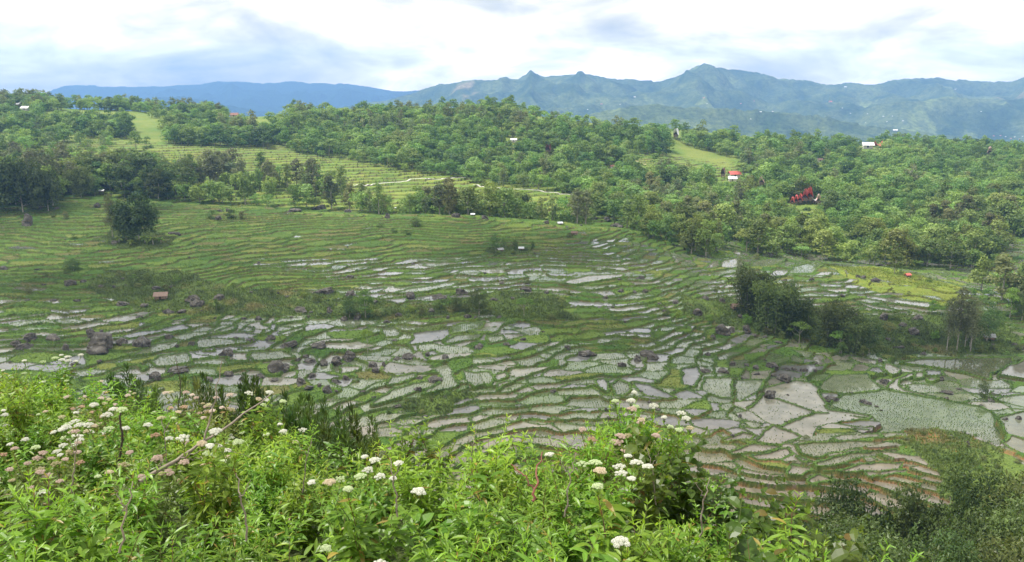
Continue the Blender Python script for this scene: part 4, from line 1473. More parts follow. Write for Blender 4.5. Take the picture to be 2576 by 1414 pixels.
lone(NEAR_LIGHT, 10, 2345, 790, 32, "small dark palm like tree on the sunny terrace")
lone(NEAR_TREE, 10, 2470, 1012, 48, "little dark tree standing by itself on the flooded terrace", wide=0.75)
lone(NEAR_LIGHT, 10, 920, 800, 62, "bright green tree in the rough gully strip left of the middle", wide=1.1)
lone(NEAR_TREE, 10, 880, 800, 48, "dark low tree at the left end of the gully strip")
lone(NEAR_TREE, 10, 1205, 792, 58, "dark round tree in the middle of the gully strip", wide=1.1)
lone(NEAR_TREE, 10, 1150, 782, 36, "low dark tree left of the round gully tree")
lone(NEAR_UMB, 8, 1318, 796, 44, "thin umbrella shaped tree at the right of the gully strip")
lone(NEAR_UMB, 8, 925, 890, 62, "thin bare stemmed tree standing among the flooded paddies", wide=0.5)
for q in ((1247, 632, 40), (1266, 628, 26), (1296, 634, 26), (1340, 630, 20)):
    lone(NEAR_TREE, 10, *q, "little dark tree crowding round the two huts in the terraces", "trees round the two huts", wide=0.7)
lone(NEAR_TREE, 10, 1048, 570, 20, "dark bushes on a boulder just under the crest", wide=1.8)
lone(NEAR_TREE, 10, 185, 680, 26, "dark low bush clump on the left terraces", wide=2.0)
lone(NEAR_LIGHT, 10, 2540, 800, 66, "tree at the right edge of the sunny terraces")
lone(NEAR_TREE, 10, 2570, 805, 58, "dark tree cut by the right edge beside the sunny terraces")
lone(NEAR_LIGHT, 10, 2225, 662, 66, "vivid light green tree at the lower edge of the right wood")
lone(NEAR_LIGHT, 10, 2250, 690, 52, "yellowish green tree beside the red roofed hut")
lone(NEAR_LIGHT, 10, 545, 780, 26, "small bushy tree standing in the rough strip on the left", wide=0.8)

bush_spots = []
for (x_, y_, r_) in ((1080, 830, 60), (1330, 810, 70), (1500, 830, 55), (1540, 880, 45), (1040, 850, 55), (1110, 800, 70), (900, 760, 60), (1010, 780, 60), (340, 765, 40), (500, 740, 70), (220, 890, 80), (490, 1070, 90), (2050, 890, 50), (2290, 920, 60), (2380, 950, 80), (2480, 1000, 70), (1250, 870, 50), (1640, 1010, 50), (1760, 840, 50), (830, 970, 40), (400, 320, 60), (500, 330, 70), (560, 480, 60), (1600, 330, 80), (1750, 325, 90), (1820, 330, 60)):
    bush_spots.append((*wp('A1', x_, y_), r_))
for (x_, y_, r_) in ((50, 1060, 90), (110, 1080, 90), (270, 1060, 80), (330, 1060, 70), (420, 1050, 80), (520, 1030, 80), (760, 1010, 80), (860, 1030, 80), (940, 1020, 80), (1120, 1050, 60), (1180, 1060, 60), (1450, 1070, 60), (1580, 1090, 70), (1680, 1080, 60), (1350, 1030, 60), (300, 395, 60), (400, 430, 60), (500, 450, 60), (1180, 600, 50), (1300, 595, 40), (1390, 570, 30), (1400, 815, 50), (1660, 960, 50), (1720, 900, 50), (2000, 850, 40), (1720, 470, 50), (2100, 1100, 60), (2460, 1060, 60), (2540, 1080, 70), (1660, 1000, 50), (200, 1070, 80), (600, 1060, 60), (140, 960, 60)):
    bush_spots.append((*wp('B1', x_, y_), r_))
for (x_, y_, r_) in ((200, 1110, 80), (250, 880, 60), (30, 860, 50), (120, 1160, 50), (480, 1130, 90), (560, 1170, 80), (640, 1200, 80), (740, 1230, 70), (860, 1250, 70), (980, 1270, 80), (1060, 1290, 80), (1160, 1310, 90), (1260, 1320, 90), (1350, 1360, 90), (1400, 1250, 80), (1450, 1190, 100), (1550, 1180, 90), (1600, 1090, 90), (1480, 1300, 70), (1700, 1270, 70), (1800, 1290, 60), (1900, 1240, 80), (1900, 1340, 50), (2030, 1330, 60), (2130, 1335, 60), (2250, 1340, 80), (2340, 1330, 80), (2440, 1360, 60), (2520, 1330, 80), (2300, 1150, 80), (2230, 970, 80), (2300, 900, 90), (2400, 860, 80), (2480, 870, 80), (2180, 900, 70), (2540, 1000, 70), (2450, 1060, 60), (560, 640, 60), (300, 610, 40), (1560, 690, 50), (1640, 740, 40), (1780, 790, 50), (1860, 810, 50), (1700, 905, 30), (1590, 890, 30), (1360, 540, 60), (1990, 1000, 40), (760, 1000, 60), (900, 1180, 60)):
    bush_spots.append((*wp('C1', x_, y_), r_))
for (x_, y_, r_) in ((820, 590, 60), (1480, 590, 90), (1600, 570, 80), (1780, 590, 80), (1880, 640, 90), (1680, 680, 90), (1760, 740, 80), (1900, 720, 80), (2000, 740, 120), (2100, 780, 120), (2230, 760, 120), (1850, 690, 70), (2180, 860, 140), (1980, 800, 100), (2240, 930, 150), (1300, 840, 60), (1720, 820, 130), (1800, 800, 120)):
    bush_spots.append((*wp('C2', x_, y_), r_ * 0.45))
for (x_, y_, r_) in ((700, 300, 60), (760, 330, 60), (600, 340, 50), (480, 400, 60), (540, 430, 50), (650, 400, 60), (840, 300, 50), (320, 420, 60)):
    bush_spots.append((*wp('B2', x_, y_), r_))
BL = ["round mid green bush", "dark green bush", "bright green leafy bush", "olive green scrubby bush"]
for (px, py, r) in bush_spots:
    i = int(RNG.integers(0, 4))
    g_ = hit(px, py)
    if g_ is None:
        continue
    x, y, z = g_[0], g_[1], gz(g_[0], g_[1])
    s = max(0.35, r * K / 1.8 * y / F / 4.0)
    where = "in the rough strip of the gully" if 700 < py < 830 and px < 1750 else ("on the bank behind the pond" if px > 1700 and py < 900 else ("on the crumbling slope at the lower right" if px > 1700 else "on the banks between the terraces"))
    BUSH[i].put((x, y, z - 0.1), RNG.uniform(0, 6.28), (s, s, s * RNG.uniform(0.8, 1.25)), BL[i] + " " + where, "bushes " + where)
# ------------------------------------------------------------------ boulders
def rock_material():
    m, N, L, out = new_mat("lichened_rock")
    tc = N.new('ShaderNodeTexCoord')
    n = N.new('ShaderNodeTexNoise')
    n.inputs['Scale'].default_value = 1.7
    n.inputs['Detail'].default_value = 9
    n.inputs['Roughness'].default_value = 0.68
    oi = N.new('ShaderNodeObjectInfo')
    sh = N.new('ShaderNodeVectorMath')
    sh.operation = 'SCALE'
    sh.inputs[0].default_value = (37, 19, 53)
    L.new(oi.outputs['Random'], sh.inputs['Scale'])
    av = N.new('ShaderNodeVectorMath')
    av.operation = 'ADD'
    L.new(tc.outputs['Object'], av.inputs[0])
    L.new(sh.outputs[0], av.inputs[1])
    L.new(av.outputs[0], n.inputs['Vector'])
    mp = N.new('ShaderNodeMapping')
    mp.inputs['Scale'].default_value = (4, 4, 1.3)
    L.new(av.outputs[0], mp.inputs['Vector'])
    n2_ = N.new('ShaderNodeTexNoise')
    n2_.inputs['Scale'].default_value = 1.0
    n2_.inputs['Detail'].default_value = 6
    L.new(mp.outputs[0], n2_.inputs['Vector'])
    r = N.new('ShaderNodeValToRGB')
    e = r.color_ramp.elements
    e[0].position, e[0].color = 0.36, (.029, .027, .023, 1)
    e[1].position, e[1].color = 0.70, (.150, .138, .118, 1)
    L.new(n.outputs['Fac'], r.inputs['Fac'])
    r2 = N.new('ShaderNodeValToRGB')
    e = r2.color_ramp.elements
    e[0].position, e[0].color = 0.58, (0, 0, 0, 1)
    e[1].position, e[1].color = 0.74, (.75, .75, .75, 1)
    L.new(n2_.outputs['Fac'], r2.inputs['Fac'])
    mm = N.new('ShaderNodeMixRGB')
    L.new(r2.outputs['Color'], mm.inputs['Fac'])
    L.new(r.outputs['Color'], mm.inputs[1])
    mm.inputs[2].default_value = (.25, .25, .23, 1)
    b = N.new('ShaderNodeBsdfPrincipled')
    b.inputs['Roughness'].default_value = 0.9
    b.inputs['Specular IOR Level'].default_value = 0.2
    L.new(mm.outputs[0], b.inputs['Base Color'])
    bp = N.new('ShaderNodeBump')
    bp.inputs['Strength'].default_value = 0.7
    bp.inputs['Distance'].default_value = 0.15
    L.new(n.outputs['Fac'], bp.inputs['Height'])
    L.new(bp.outputs[0], b.inputs['Normal'])
    L.new(b.outputs[0], out.inputs['Surface'])
    return m


M_ROCK = rock_material()


def n3d(P, s, seed):
    return (fbm(P[:, 0] * s + seed, P[:, 1] * s + P[:, 2] * s * 1.7, 3, seed) + fbm(P[:, 2] * s - seed, P[:, 0] * s * 1.3 - P[:, 1] * s, 3, seed + 9)) * 0.5


def rock_mesh(seed, flat_):
    import bmesh
    bm = bmesh.new()
    bmesh.ops.create_icosphere(bm, subdivisions=4, radius=1.0)
    P = np.array([v.co[:] for v in bm.verts])
    rng = np.random.default_rng(seed)
    # chop with a few planes for facets, then roughen
    for _ in range(9):
        nrm = unit(rng.normal(0, 1, 3))
        d = rng.uniform(0.55, 0.9)
        h = P @ nrm - d
        P = P - np.clip(h, 0, None)[:, None] * nrm * 0.85
    P = P * (1 + 0.50 * n3d(P, 1.2, seed)[:, None] + 0.24 * n3d(P, 3.2, seed + 3)[:, None] + 0.08 * n3d(P, 7.0, seed + 5)[:, None])
    P = P * np.array([1.0, 0.85, flat_])
    Fq = np.array([[v.index for v in f.verts] for f in bm.faces])
    bm.free()
    return mesh_np("boulder", P, [Fq], M_ROCK, smooth=False)


ROCKS = [rock_mesh(300 + i, f_) for i, f_ in enumerate((0.62, 0.75, 0.55, 0.85, 0.68, 0.6, 0.95, 0.5))]
BOULDERS = {
    'A1': [(760, 1340, 250), (240, 1250, 110), (120, 1290, 90), (180, 1320, 120), (400, 1250, 120), (690, 1220, 90), (920, 1280, 90), (1070, 1300, 170), (1280, 1235, 70), (2170, 1310, 130), (2390, 1310, 150), (1890, 1260, 70), (2040, 1250, 80), (1710, 1370, 90), (1050, 1085, 60), (580, 960, 60), (930, 990, 90), (1090, 1000, 60), (1450, 960, 100), (1650, 945, 90), (1490, 1000, 110), (1370, 1045, 80), (1270, 1050, 90), (2270, 1045, 120), (2440, 905, 150), (2400, 270, 140), (2220, 290, 100), (530, 840, 100), (210, 390, 110), (560, 130, 90), (430, 260, 40), (300, 260, 50), (740, 250, 60), (1300, 455, 60), (1345, 460, 40), (870, 525, 60), (1650, 345, 60), (2540, 1405, 80), (2440, 1410, 60), (1780, 1240, 50), (1840, 1090, 50), (1950, 1100, 70), (500, 1330, 70), (1450, 1290, 60), (330, 840, 40), (760, 850, 50), (630, 810, 50), (280, 720, 40), (30, 720, 60), (860, 850, 30), (1660, 280, 50), (1720, 280, 50), (2480, 1040, 60), (1180, 870, 70), (210, 950, 40), (400, 950, 50), (1620, 1090, 30), (2330, 1080, 40)],
    'B1': [(1150, 332, 110), (1080, 338, 70), (860, 322, 90), (560, 382, 70), (2080, 412, 110), (350, 330, 50), (50, 292, 70), (1550, 372, 60), (740, 945, 120), (520, 935, 95), (70, 925, 100), (900, 905, 90), (1390, 875, 80), (1210, 825, 50), (1550, 895, 50), (680, 1035, 60), (430, 1075, 60), (2250, 795, 70), (2100, 795, 50), (2110, 890, 60), (2210, 890, 40), (2290, 890, 60), (1040, 1312, 90), (1250, 1287, 60), (1700, 1307, 70), (1860, 1372, 135), (2320, 1390, 150), (2230, 1405, 70), (50, 1402, 110), (510, 1392, 110), (420, 1392, 60), (650, 1368, 50), (780, 1392, 60), (2520, 975, 60), (1990, 930, 40), (250, 970, 60), (1140, 940, 40), (1290, 940, 40), (1370, 1250, 50), (400, 1260, 40), (1520, 1190, 30), (120, 1095, 70), (20, 1100, 70), (800, 1085, 40), (950, 1085, 60), (1010, 1090, 40), (1180, 1080, 50), (340, 1120, 50), (2400, 980, 40), (2440, 1040, 50), (60, 780, 60), (540, 670, 40), (1800, 390, 40), (1900, 340, 60), (2000, 345, 60), (1700, 400, 30)],
    'C1': [(680, 605, 70), (100, 565, 80), (1490, 697, 50), (1560, 692, 70), (1320, 777, 40), (1360, 782, 60), (1450, 808, 70), (760, 804, 50), (440, 975, 70), (100, 1055, 80), (170, 945, 60), (300, 965, 50), (440, 1085, 60), (290, 1208, 140), (480, 1192, 90), (230, 1238, 50), (720, 1272, 60), (1520, 1095, 90), (1660, 1145, 70), (1740, 1205, 100), (1770, 1095, 80), (1820, 1362, 40), (1550, 1245, 40), (1640, 1305, 60), (2330, 1315, 60), (2500, 1285, 50), (1310, 1055, 40), (1600, 1300, 40), (2540, 1320, 60), (1200, 920, 40), (970, 800, 40), (540, 1220, 40), (370, 1190, 60), (620, 1230, 40)],
    'B2': [(620, 215, 95), (520, 195, 50), (510, 278, 60), (205, 118, 75), (1980, 82, 60), (1870, 112, 60), (1410, 277, 50), (2110, 408, 40), (215, 325, 40), (490, 395, 30), (545, 390, 25), (370, 385, 60), (140, 290, 40), (560, 450, 40), (2050, 350, 30), (2190, 330, 25), (280, 110, 40), (230, 145, 60), (30, 200, 60)],
    'C2': [(140, 155, 75), (270, 160, 90), (325, 104, 50), (405, 200, 75), (425, 102, 40), (490, 168, 50), (490, 128, 60), (600, 128, 80), (600, 163, 60), (675, 208, 115), (690, 133, 60), (740, 137, 50), (805, 148, 60), (580, 328, 105), (975, 340, 110), (1010, 348, 50), (1210, 372, 70), (1240, 378, 50), (1350, 218, 70), (1755, 292, 80), (1755, 342, 62), (2055, 338, 60), (1840, 258, 40), (2150, 482, 45), (2240, 482, 40), (880, 150, 30), (160, 40, 40), (1190, 95, 20), (340, 245, 20), (890, 250, 30), (1985, 380, 25), (1290, 390, 30), (1320, 410, 25), (700, 300, 20), (1600, 38, 40), (1730, 200, 40), (1310, 90, 40), (460, 300, 20)],
    'A2': [(1180, 155, 130), (1040, 200, 90), (1380, 210, 80), (1530, 175, 70), (1620, 200, 60), (1860, 150, 150), (1730, 190, 70), (2080, 180, 70), (2160, 105, 80), (2240, 100, 80), (2070, 85, 80), (2000, 240, 80), (2060, 265, 60), (2190, 290, 90), (1830, 205, 60), (2240, 220, 60), (1990, 70, 40), (2040, 50, 50), (500, 110, 60), (2130, 245, 40)],
}
SPECIAL = {('A1', 760): "largest dark lichened boulder, standing among the left paddies", ('A1', 1070): "long low boulder just right of the largest one", ('B1', 1860): "big isolated dark boulder on the paddy edge in the middle", ('B1', 2320): "craggy boulder heap top on the green knoll right of the middle", ('B2', 620): "pale streaked boulder standing in the striped paddy at lower middle",
           ('C2', 580): "smooth sloping boulder in the brown flooded paddy at right", ('C2', 975): "white streaked boulder on the spit between two flooded paddies", ('C2', 675): "largest of the boulder row above the brown paddy", ('C1', 1740): "dark boulder slab on the bank behind the pond", ('C2', 2055): "round brown boulder beside the little lone tree at right", ('B1', 2250): "tall pointed boulder in the flooded upper terraces", ('A1', 2400): "broad dark boulder at the right end of the upper left rice slope", ('C2', 1210): "flat boulder pair lying in the greenish flooded paddy"}
nrock = 0


def put_rock(x, y, z, wid, label, grp, hgt=1.0, up=0.0):
    global nrock
    o = bpy.data.objects.new("boulder", ROCKS[int(RNG.integers(0, len(ROCKS)))])
    COL.objects.link(o)
    s = wid * 0.5
    o.location = (x, y, z + up * s)
    o.scale = (s, s * RNG.uniform(0.8, 1.1), s * RNG.uniform(0.85, 1.2) * hgt)
    o.rotation_euler = (RNG.normal(0, 0.15), RNG.normal(0, 0.15), RNG.uniform(0, 6.28))
    tag(o, label, 'boulder', grp)
    nrock += 1


def rock_zone(px, py):
    if px > 1700:
        return "among the flooded paddies on the right" if py > 890 else "on the bank and terraces behind the pond"
    if py > 830:
        return "among the near paddies on the left" if px < 950 else "among the near paddies in the middle"
    if py > 700:
        return "along the rough gully strip"
    return "on the upper terraces below the tree belt"


for win_, lst in BOULDERS.items():
    for (a, b, w_) in lst:
        px, py = wp(win_, a, b)
        g_ = hit(px, py - 0.12 * w_ * K / WIN[win_][2])
        if g_ is None:
            continue
        x, y = g_[0], g_[1]
        wid = w_ / WIN[win_][2] * K * y / F
        zn = rock_zone(px, py)
        lab = SPECIAL.pop((win_, a), None)
        put_rock(x, y, gz(x, y), wid * 1.15, lab or ("grey weathered boulder lying " + zn), None if lab else "boulders " + zn, 0.72 if w_ >= 120 else 1.0, 0.04)
# smaller field stones, sprinkled along the banks
cand = np.nonzero((edge | wild).ravel() & (GY.ravel() > 150) & (GY.ravel() < 330) & (np.abs(GX.ravel() / GY.ravel()) < 0.66) & ~water.ravel())[0]
dens = np.clip(0.25 + fbm(GX.ravel()[cand] / 22, GY.ravel()[cand] / 22, 2, 311), 0, 1)
cand = cand[RNG.random(len(cand)) < dens]
for i in RNG.choice(cand, 78, replace=False):
    x, y, z = Vall[i]
    px, py = project(x, y, z)
    put_rock(float(x), float(y), float(z), float(RNG.uniform(0.6, 1.7)), "small grey stone lying " + rock_zone(px, py), "small stones " + rock_zone(px, py), 0.9, 0.1)
print("boulders", nrock)

# ------------------------------------------------------------------ rice seedlings standing in the water, and grass on the banks
def tufts(P, hgt, wid, nb, col, lean, rng):
    """nb upright blades per point"""
    n = len(P)
    Vs, Cs = [], []
    for b in range(nb):
        a = rng.uniform(0, 6.283, n)
        d = np.stack([np.cos(a), np.sin(a), np.zeros(n)], 1)
        h = (hgt * rng.uniform(0.6, 1.2, n))[:, None]
        w = (wid * rng.uniform(0.7, 1.2, n))[:, None]
        off = rng.normal(0, 1, (n, 3)) * np.array([1, 1, 0]) * w * 0.8
        side = np.stack([-np.sin(a), np.cos(a), np.zeros(n)], 1)
        v0, v1 = P + off - side * w, P + off + side * w
        v2 = P + off + d * h * lean + np.array([0, 0, 1]) * h
        Vs.append(np.stack([v0, v1, v2], 1).reshape(-1, 3))
        Cs.append(np.repeat(col * rng.uniform(0.75, 1.25, (n, 1)), 3, 0))
    V = np.concatenate(Vs)
    return V, np.arange(len(V)).reshape(-1, 3), np.concatenate(Cs)


M_RICE = leaf_mat("rice_blades", trans=0.3, hue_var=0.0, val_var=0.0, gloss=0.04)
rngs = np.random.default_rng(77)
# regular planting grid, kept only where there is water with seedlings
gx_, gy_ = np.meshgrid(np.arange(-260, 270, 0.62), np.arange(128, 330, 0.52))
gx_, gy_ = gx_.ravel(), gy_.ravel()
keep = np.abs(gx_ / gy_) < 0.66
gx_, gy_ = gx_[keep], gy_[keep]
gx_ = gx_ + rngs.normal(0, 0.05, len(gx_)) + 0.12 * np.sin(gy_ / 3.0)
gy_ = gy_ + rngs.normal(0, 0.12, len(gy_))
fi_, fj_ = grid_ij(gx_, gy_)
ii_, jj_ = np.round(fi_).astype(int), np.round(fj_).astype(int)
tt = WTYPE[ii_, jj_]
wm = water[ii_, jj_] & water[np.clip(ii_ + 1, 0, NR - 1), jj_] & water[np.clip(ii_ - 1, 0, NR - 1), jj_]
pr = np.choose(tt, [0, 0.16, 0.75, 0.95, 0.03, 0.30]) * np.clip(0.75 + 0.6 * fbm(gx_ / 7, gy_ / 7, 2, 321), 0.2, 1.1)
sel = wm & (rngs.random(len(gx_)) < pr)
P_ = np.stack([gx_[sel], gy_[sel], H[ii_, jj_][sel] - 0.02], 1)
rc = np.array((.075, .135, .03)) + rngs.uniform(0, 1, (len(P_), 1)) * np.array((.05, .06, .015))
V_, F_, C_ = tufts(P_, 0.30, 0.085, 2, rc, 0.35, rngs)
so = obj("rice_seedlings", mesh_np("rice_seedlings", V_, [F_], M_RICE, C_))
kind(so, 'stuff', "rows of young rice seedlings standing in the flooded paddies")
so['category'] = 'rice'
print("seedlings", len(P_))

cand = np.nonzero((~water).ravel() & (GY.ravel() > 118) & (GY.ravel() < 420) & (np.abs(GX.ravel() / GY.ravel()) < 0.66))[0]
wgt = (GY.ravel()[cand] ** 1.0) * np.where((GY.ravel()[cand] > 275) & ~wild.ravel()[cand], 0.3, 1.0) * np.where(edge.ravel()[cand] | wild.ravel()[cand], 1.0, 0.35) * np.clip(0.7 + fbm(GX.ravel()[cand] / 6, GY.ravel()[cand] / 6, 3, 331), 0.05, 2)
pick = rngs.choice(cand, 130000, replace=False, p=wgt / wgt.sum())
P_ = Vall[pick] + np.stack([rngs.normal(0, .2, len(pick)), rngs.normal(0, .2, len(pick)), np.full(len(pick), -0.05)], 1)
gc = C.reshape(-1, 3)[pick] * rngs.uniform(0.75, 1.25, (len(pick), 1))
hh_ = np.where(wild.ravel()[pick], 0.5, np.clip(0.10 + 0.0008 * P_[:, 1], 0.2, 0.32)) * rngs.uniform(0.6, 1.6, len(pick))
V_, F_, C_ = tufts(P_, hh_, 0.13, 3, gc, 0.5, rngs)
go = obj("grass", mesh_np("grass", V_, [F_], M_RICE, C_))
kind(go, 'stuff', "rough grass growing on the paddy banks and fallow slopes")
go['category'] = 'grass'
# ------------------------------------------------------------------ houses
ROOFC = {'white': (.70, .70, .72), 'red': (.58, .13, .11), 'rust': (.20, .085, .06), 'brown': (.15, .095, .07), 'grey': (.30, .31, .32), 'pale': (.55, .58, .62), 'whitered': (.68, .45, .44)}
M_ROOF = {k: simple_mat("roof_" + k, c, 0.55, 1.5, 0.18) for k, c in ROOFC.items()}
M_WALL = simple_mat("plank_wall", (.20, .15, .11), 0.85, 4.0, 0.3)
M_WALLP = simple_mat("pale_wall", (.55, .52, .47), 0.85, 4.0, 0.2)
M_POST = simple_mat("house_post", (.12, .09, .07), 0.9, 6.0, 0.3)
M_DARK = simple_mat("door_panel", (.05, .04, .035), 0.8, 5.0, 0.3)


def box(x0, x1, y0, y1, z0, z1):
    V = np.array([(x, y, z) for x in (x0, x1) for y in (y0, y1) for z in (z0, z1)], float)
    Fq = np.array([(0, 1, 3, 2), (4, 6, 7, 5), (0, 4, 5, 1), (2, 3, 7, 6), (0, 2, 6, 4), (1, 5, 7, 3)])
    return V, Fq


def slab(a, b, c, d, t):
    """thick panel through four corners"""
    A = np.array([a, b, c, d], float)
    n = unit(np.cross(A[1] - A[0], A[3] - A[0])) * t
    V = np.concatenate([A, A - n])
    Fq = np.array([(0, 1, 2, 3), (7, 6, 5, 4), (0, 4, 5, 1), (1, 5, 6, 2), (2, 6, 7, 3), (3, 7, 4, 0)])
    return V, Fq


def gable_house(name, label, cat, w, d, wall_h, roof_h, roof, wallm, post=0.0):
    root = thing(name, label, cat)
    V, Fq = join([box(-w / 2, w / 2, -d / 2, d / 2, post - (0 if post else 1.0), post + wall_h)])[:2]
    obj("wall", mesh_np("wall", V, Fq, wallm), root)
    e = 0.14 * w
    zr, ze = post + wall_h + roof_h, post + wall_h - 0.15 * roof_h
    V, Fq = join([slab((-w / 2 - e, -d / 2 - e, ze), (w / 2 + e, -d / 2 - e, ze), (w / 2 + e, 0.02, zr), (-w / 2 - e, 0.02, zr), 0.07),
                  slab((-w / 2 - e, 0.03, zr), (w / 2 + e, 0.03, zr), (w / 2 + e, d / 2 + e, ze), (-w / 2 - e, d / 2 + e, ze), 0.07)])[:2]
    obj("roof", mesh_np("roof", V, Fq, roof), root)
    for s in (-1, 1):
        Vg = np.array([(s * w / 2 * 0.99, y, z) for (y, z) in ((-d / 2, post + wall_h), (d / 2, post + wall_h), (0, zr - 0.1))])
        obj("gable", mesh_np("gable", Vg, [np.array([(0, 1, 2)])], wallm), root)
    V, Fq = box(-0.13 * w, 0.05 * w, -d / 2 - 0.04, -d / 2 + 0.02, post, post + wall_h * 0.8)
    obj("door", mesh_np("door", V, [Fq], M_DARK), root)
    if post:
        for sx in (-1, 1):
            for sy in (-1, 1):
                V, Fq = box(sx * w * .42 - .1, sx * w * .42 + .1, sy * d * .42 - .1, sy * d * .42 + .1, -1.0, post)
                obj("post", mesh_np("post", V, [Fq], M_POST), root)
    return Proto(root)


def saddle_house(label, w, roof, bodym):
    """long roof swept up at both ends like a boat, on a carved body raised on posts; w is the length"""
    root = thing("saddle_roof_house", label, 'house')
    d, ph, bh = w * 0.34, w * 0.16, w * 0.24
    V, Fq = box(-w * 0.26, w * 0.26, -d * 0.5, d * 0.5, ph, ph + bh)
    obj("wall", mesh_np("wall", V, [Fq], bodym), root)
    n = 13
    s = np.linspace(-1, 1, n)
    ridge = ph + bh + w * (0.17 + 0.40 * np.abs(s) ** 2.1)
    half = d * 0.78 * (1 - 0.55 * np.abs(s) ** 1.6)
    eave = ph + bh * 0.75 + w * 0.50 * np.abs(s) ** 2.6
    parts = []
    for sg in (-1, 1):
        Vp = []
        for i in range(n):
            x = s[i] * w * 0.58
            for t in (0, 0.35, 0.7, 1.0):
                y = sg * half[i] * (t + 0.10 * math.sin(math.pi * t))
                z = ridge[i] + (eave[i] - ridge[i]) * t ** 0.85
                Vp.append((x, y + sg * 0.01, z))
        Vp = np.array(Vp)
        V2 = np.concatenate([Vp, Vp - np.array([0, 0, 0.12])])
        m = len(Vp)
        Fq = []
        for i in range(n - 1):
            for k in range(3):
                a, b, c, e = i * 4 + k, (i + 1) * 4 + k, (i + 1) * 4 + k + 1, i * 4 + k + 1
                Fq += [(a, b, c, e), (a + m, e + m, c + m, b + m)]
            Fq.append((i * 4 + 3, (i + 1) * 4 + 3, (i + 1) * 4 + 3 + m, i * 4 + 3 + m))
        for i in (0, n - 1):
            for k in range(3):
                Fq.append((i * 4 + k, i * 4 + k + 1, i * 4 + k + 1 + m, i * 4 + k + m))
        parts.append((V2, np.array(Fq)))
    V, Fq = join(parts)[:2]
    obj("roof", mesh_np("roof", V, Fq, roof, smooth=False), root)
    for x in (-w * 0.262, w * 0.262):
        Vg = np.array([(x, y, z) for (y, z) in ((-d * .5, ph + bh), (d * .5, ph + bh), (0, ph + bh + w * .22))])
        obj("gable", mesh_np("gable", Vg, [np.array([(0, 1, 2)])], M_DARK), root)
    for sx in (-1, 1):
        for sy in (-1, 1):
            V, Fq = box(sx * w * .22 - .12, sx * w * .22 + .12, sy * d * .4 - .12, sy * d * .4 + .12, -1.5, ph)
            obj("post", mesh_np("post", V, [Fq], M_POST), root)
    return Proto(root)


for (kd, win_, a, b, w_, turn, rc_, lab) in HOUSES:
    px, py = wp(win_, a, b)
    g_ = hit(px, py + (0 if kd == 'hut' else 3))
    if g_ is None:
        continue
    x, y, z = g_[0], g_[1], gz(g_[0], g_[1])
    wid = w_ / WIN[win_][2] * K * y / F
    ang = math.radians(turn)
    if kd == 'saddle':
        ww = wid / max(0.45, abs(math.cos(ang)) * 1.16)
        pr_ = saddle_house(lab, ww, M_ROOF[rc_], M_WALL)
    elif kd == 'gable':
        pr_ = gable_house("house", lab, 'house', wid * 0.85, wid * 0.55, wid * 0.26, wid * 0.24, M_ROOF[rc_], M_WALLP)
    else:
        pr_ = gable_house("hut", lab, 'hut', wid * 0.8, wid * 0.6, wid * 0.26, wid * 0.22, M_ROOF[rc_], M_WALL, post=wid * 0.14)
    lift = 0.0 if kd == 'hut' else wid * 0.10
    pr_.put((x, y, z + lift), ang)

# far away houses on the mountain sides
FARH = {'pale': gable_house("house", "x", 'house', 22, 15, 6, 6, M_ROOF['white'], M_WALLP), 'red': gable_house("house", "x", 'house', 22, 15, 6, 6, M_ROOF['red'], M_WALLP)}
FAR_SPOTS = [('C0', 1110, 775, 2.2, 'red'), ('C0', 155, 748, 1.1, 'red'), ('C0', 180, 788, .7, 'pale'), ('C0', 435, 802, 1, 'red'), ('C0', 585, 858, 1.2, 'pale'), ('C0', 675, 855, 1, 'pale'), ('C0', 510, 905, .8, 'pale'), ('C0', 1225, 665, 1.5, 'pale'), ('C0', 1200, 828, .8, 'pale'), ('C0', 1260, 872, .8, 'pale'), ('C0', 1390, 865, .8, 'pale'), ('C0', 1510, 890, .9, 'pale'), ('C0', 1580, 882, .8, 'pale'), ('C0', 1535, 930, .8, 'pale'), ('C0', 1655, 942, 1, 'pale'), ('C0', 1600, 990, 2.6, 'pale'), ('C0', 1378, 945, .9, 'pale'), ('C0', 2052, 682, 1, 'pale'), ('C0', 2245, 858, .8, 'pale'), ('C0', 535, 768, .8, 'red'),
             ('C0', 2340, 1040, 1, 'red'), ('C0', 2390, 1045, 1, 'red'), ('C0', 2430, 1040, .9, 'pale'), ('C0', 2470, 1050, 1.1, 'red'), ('C0', 2500, 1042, 1.1, 'pale'), ('C0', 2535, 1052, 1.1, 'red'), ('C0', 2560, 1046, 1, 'pale'), ('C0', 2325, 1080, .8, 'pale'), ('B0', 1960, 803, 1.2, 'red'), ('B0', 2210, 747, 1.3, 'pale'), ('B0', 1855, 862, .7, 'pale'), ('B0', 2100, 790, .7, 'pale')]
for (win_, a, b, s, c_) in FAR_SPOTS:
    px, py = wp(win_, a, b)
    g_ = far_hit(px, py)
    if g_ is None:
        continue
    town = px > 2500 and py > 340
    FARH[c_].put((float(g_[0]), float(g_[1]), float(g_[2])), RNG.uniform(-0.5, 0.5), float(0.30 * s * g_[1] / 4200),
                 ("tiny pale roofed" if c_ == 'pale' else "tiny red roofed") + (" house of the far town on the valley floor" if town else " house far away on the hazy mountainside"),
                 "houses of the far town" if town else "houses on the far mountainside")

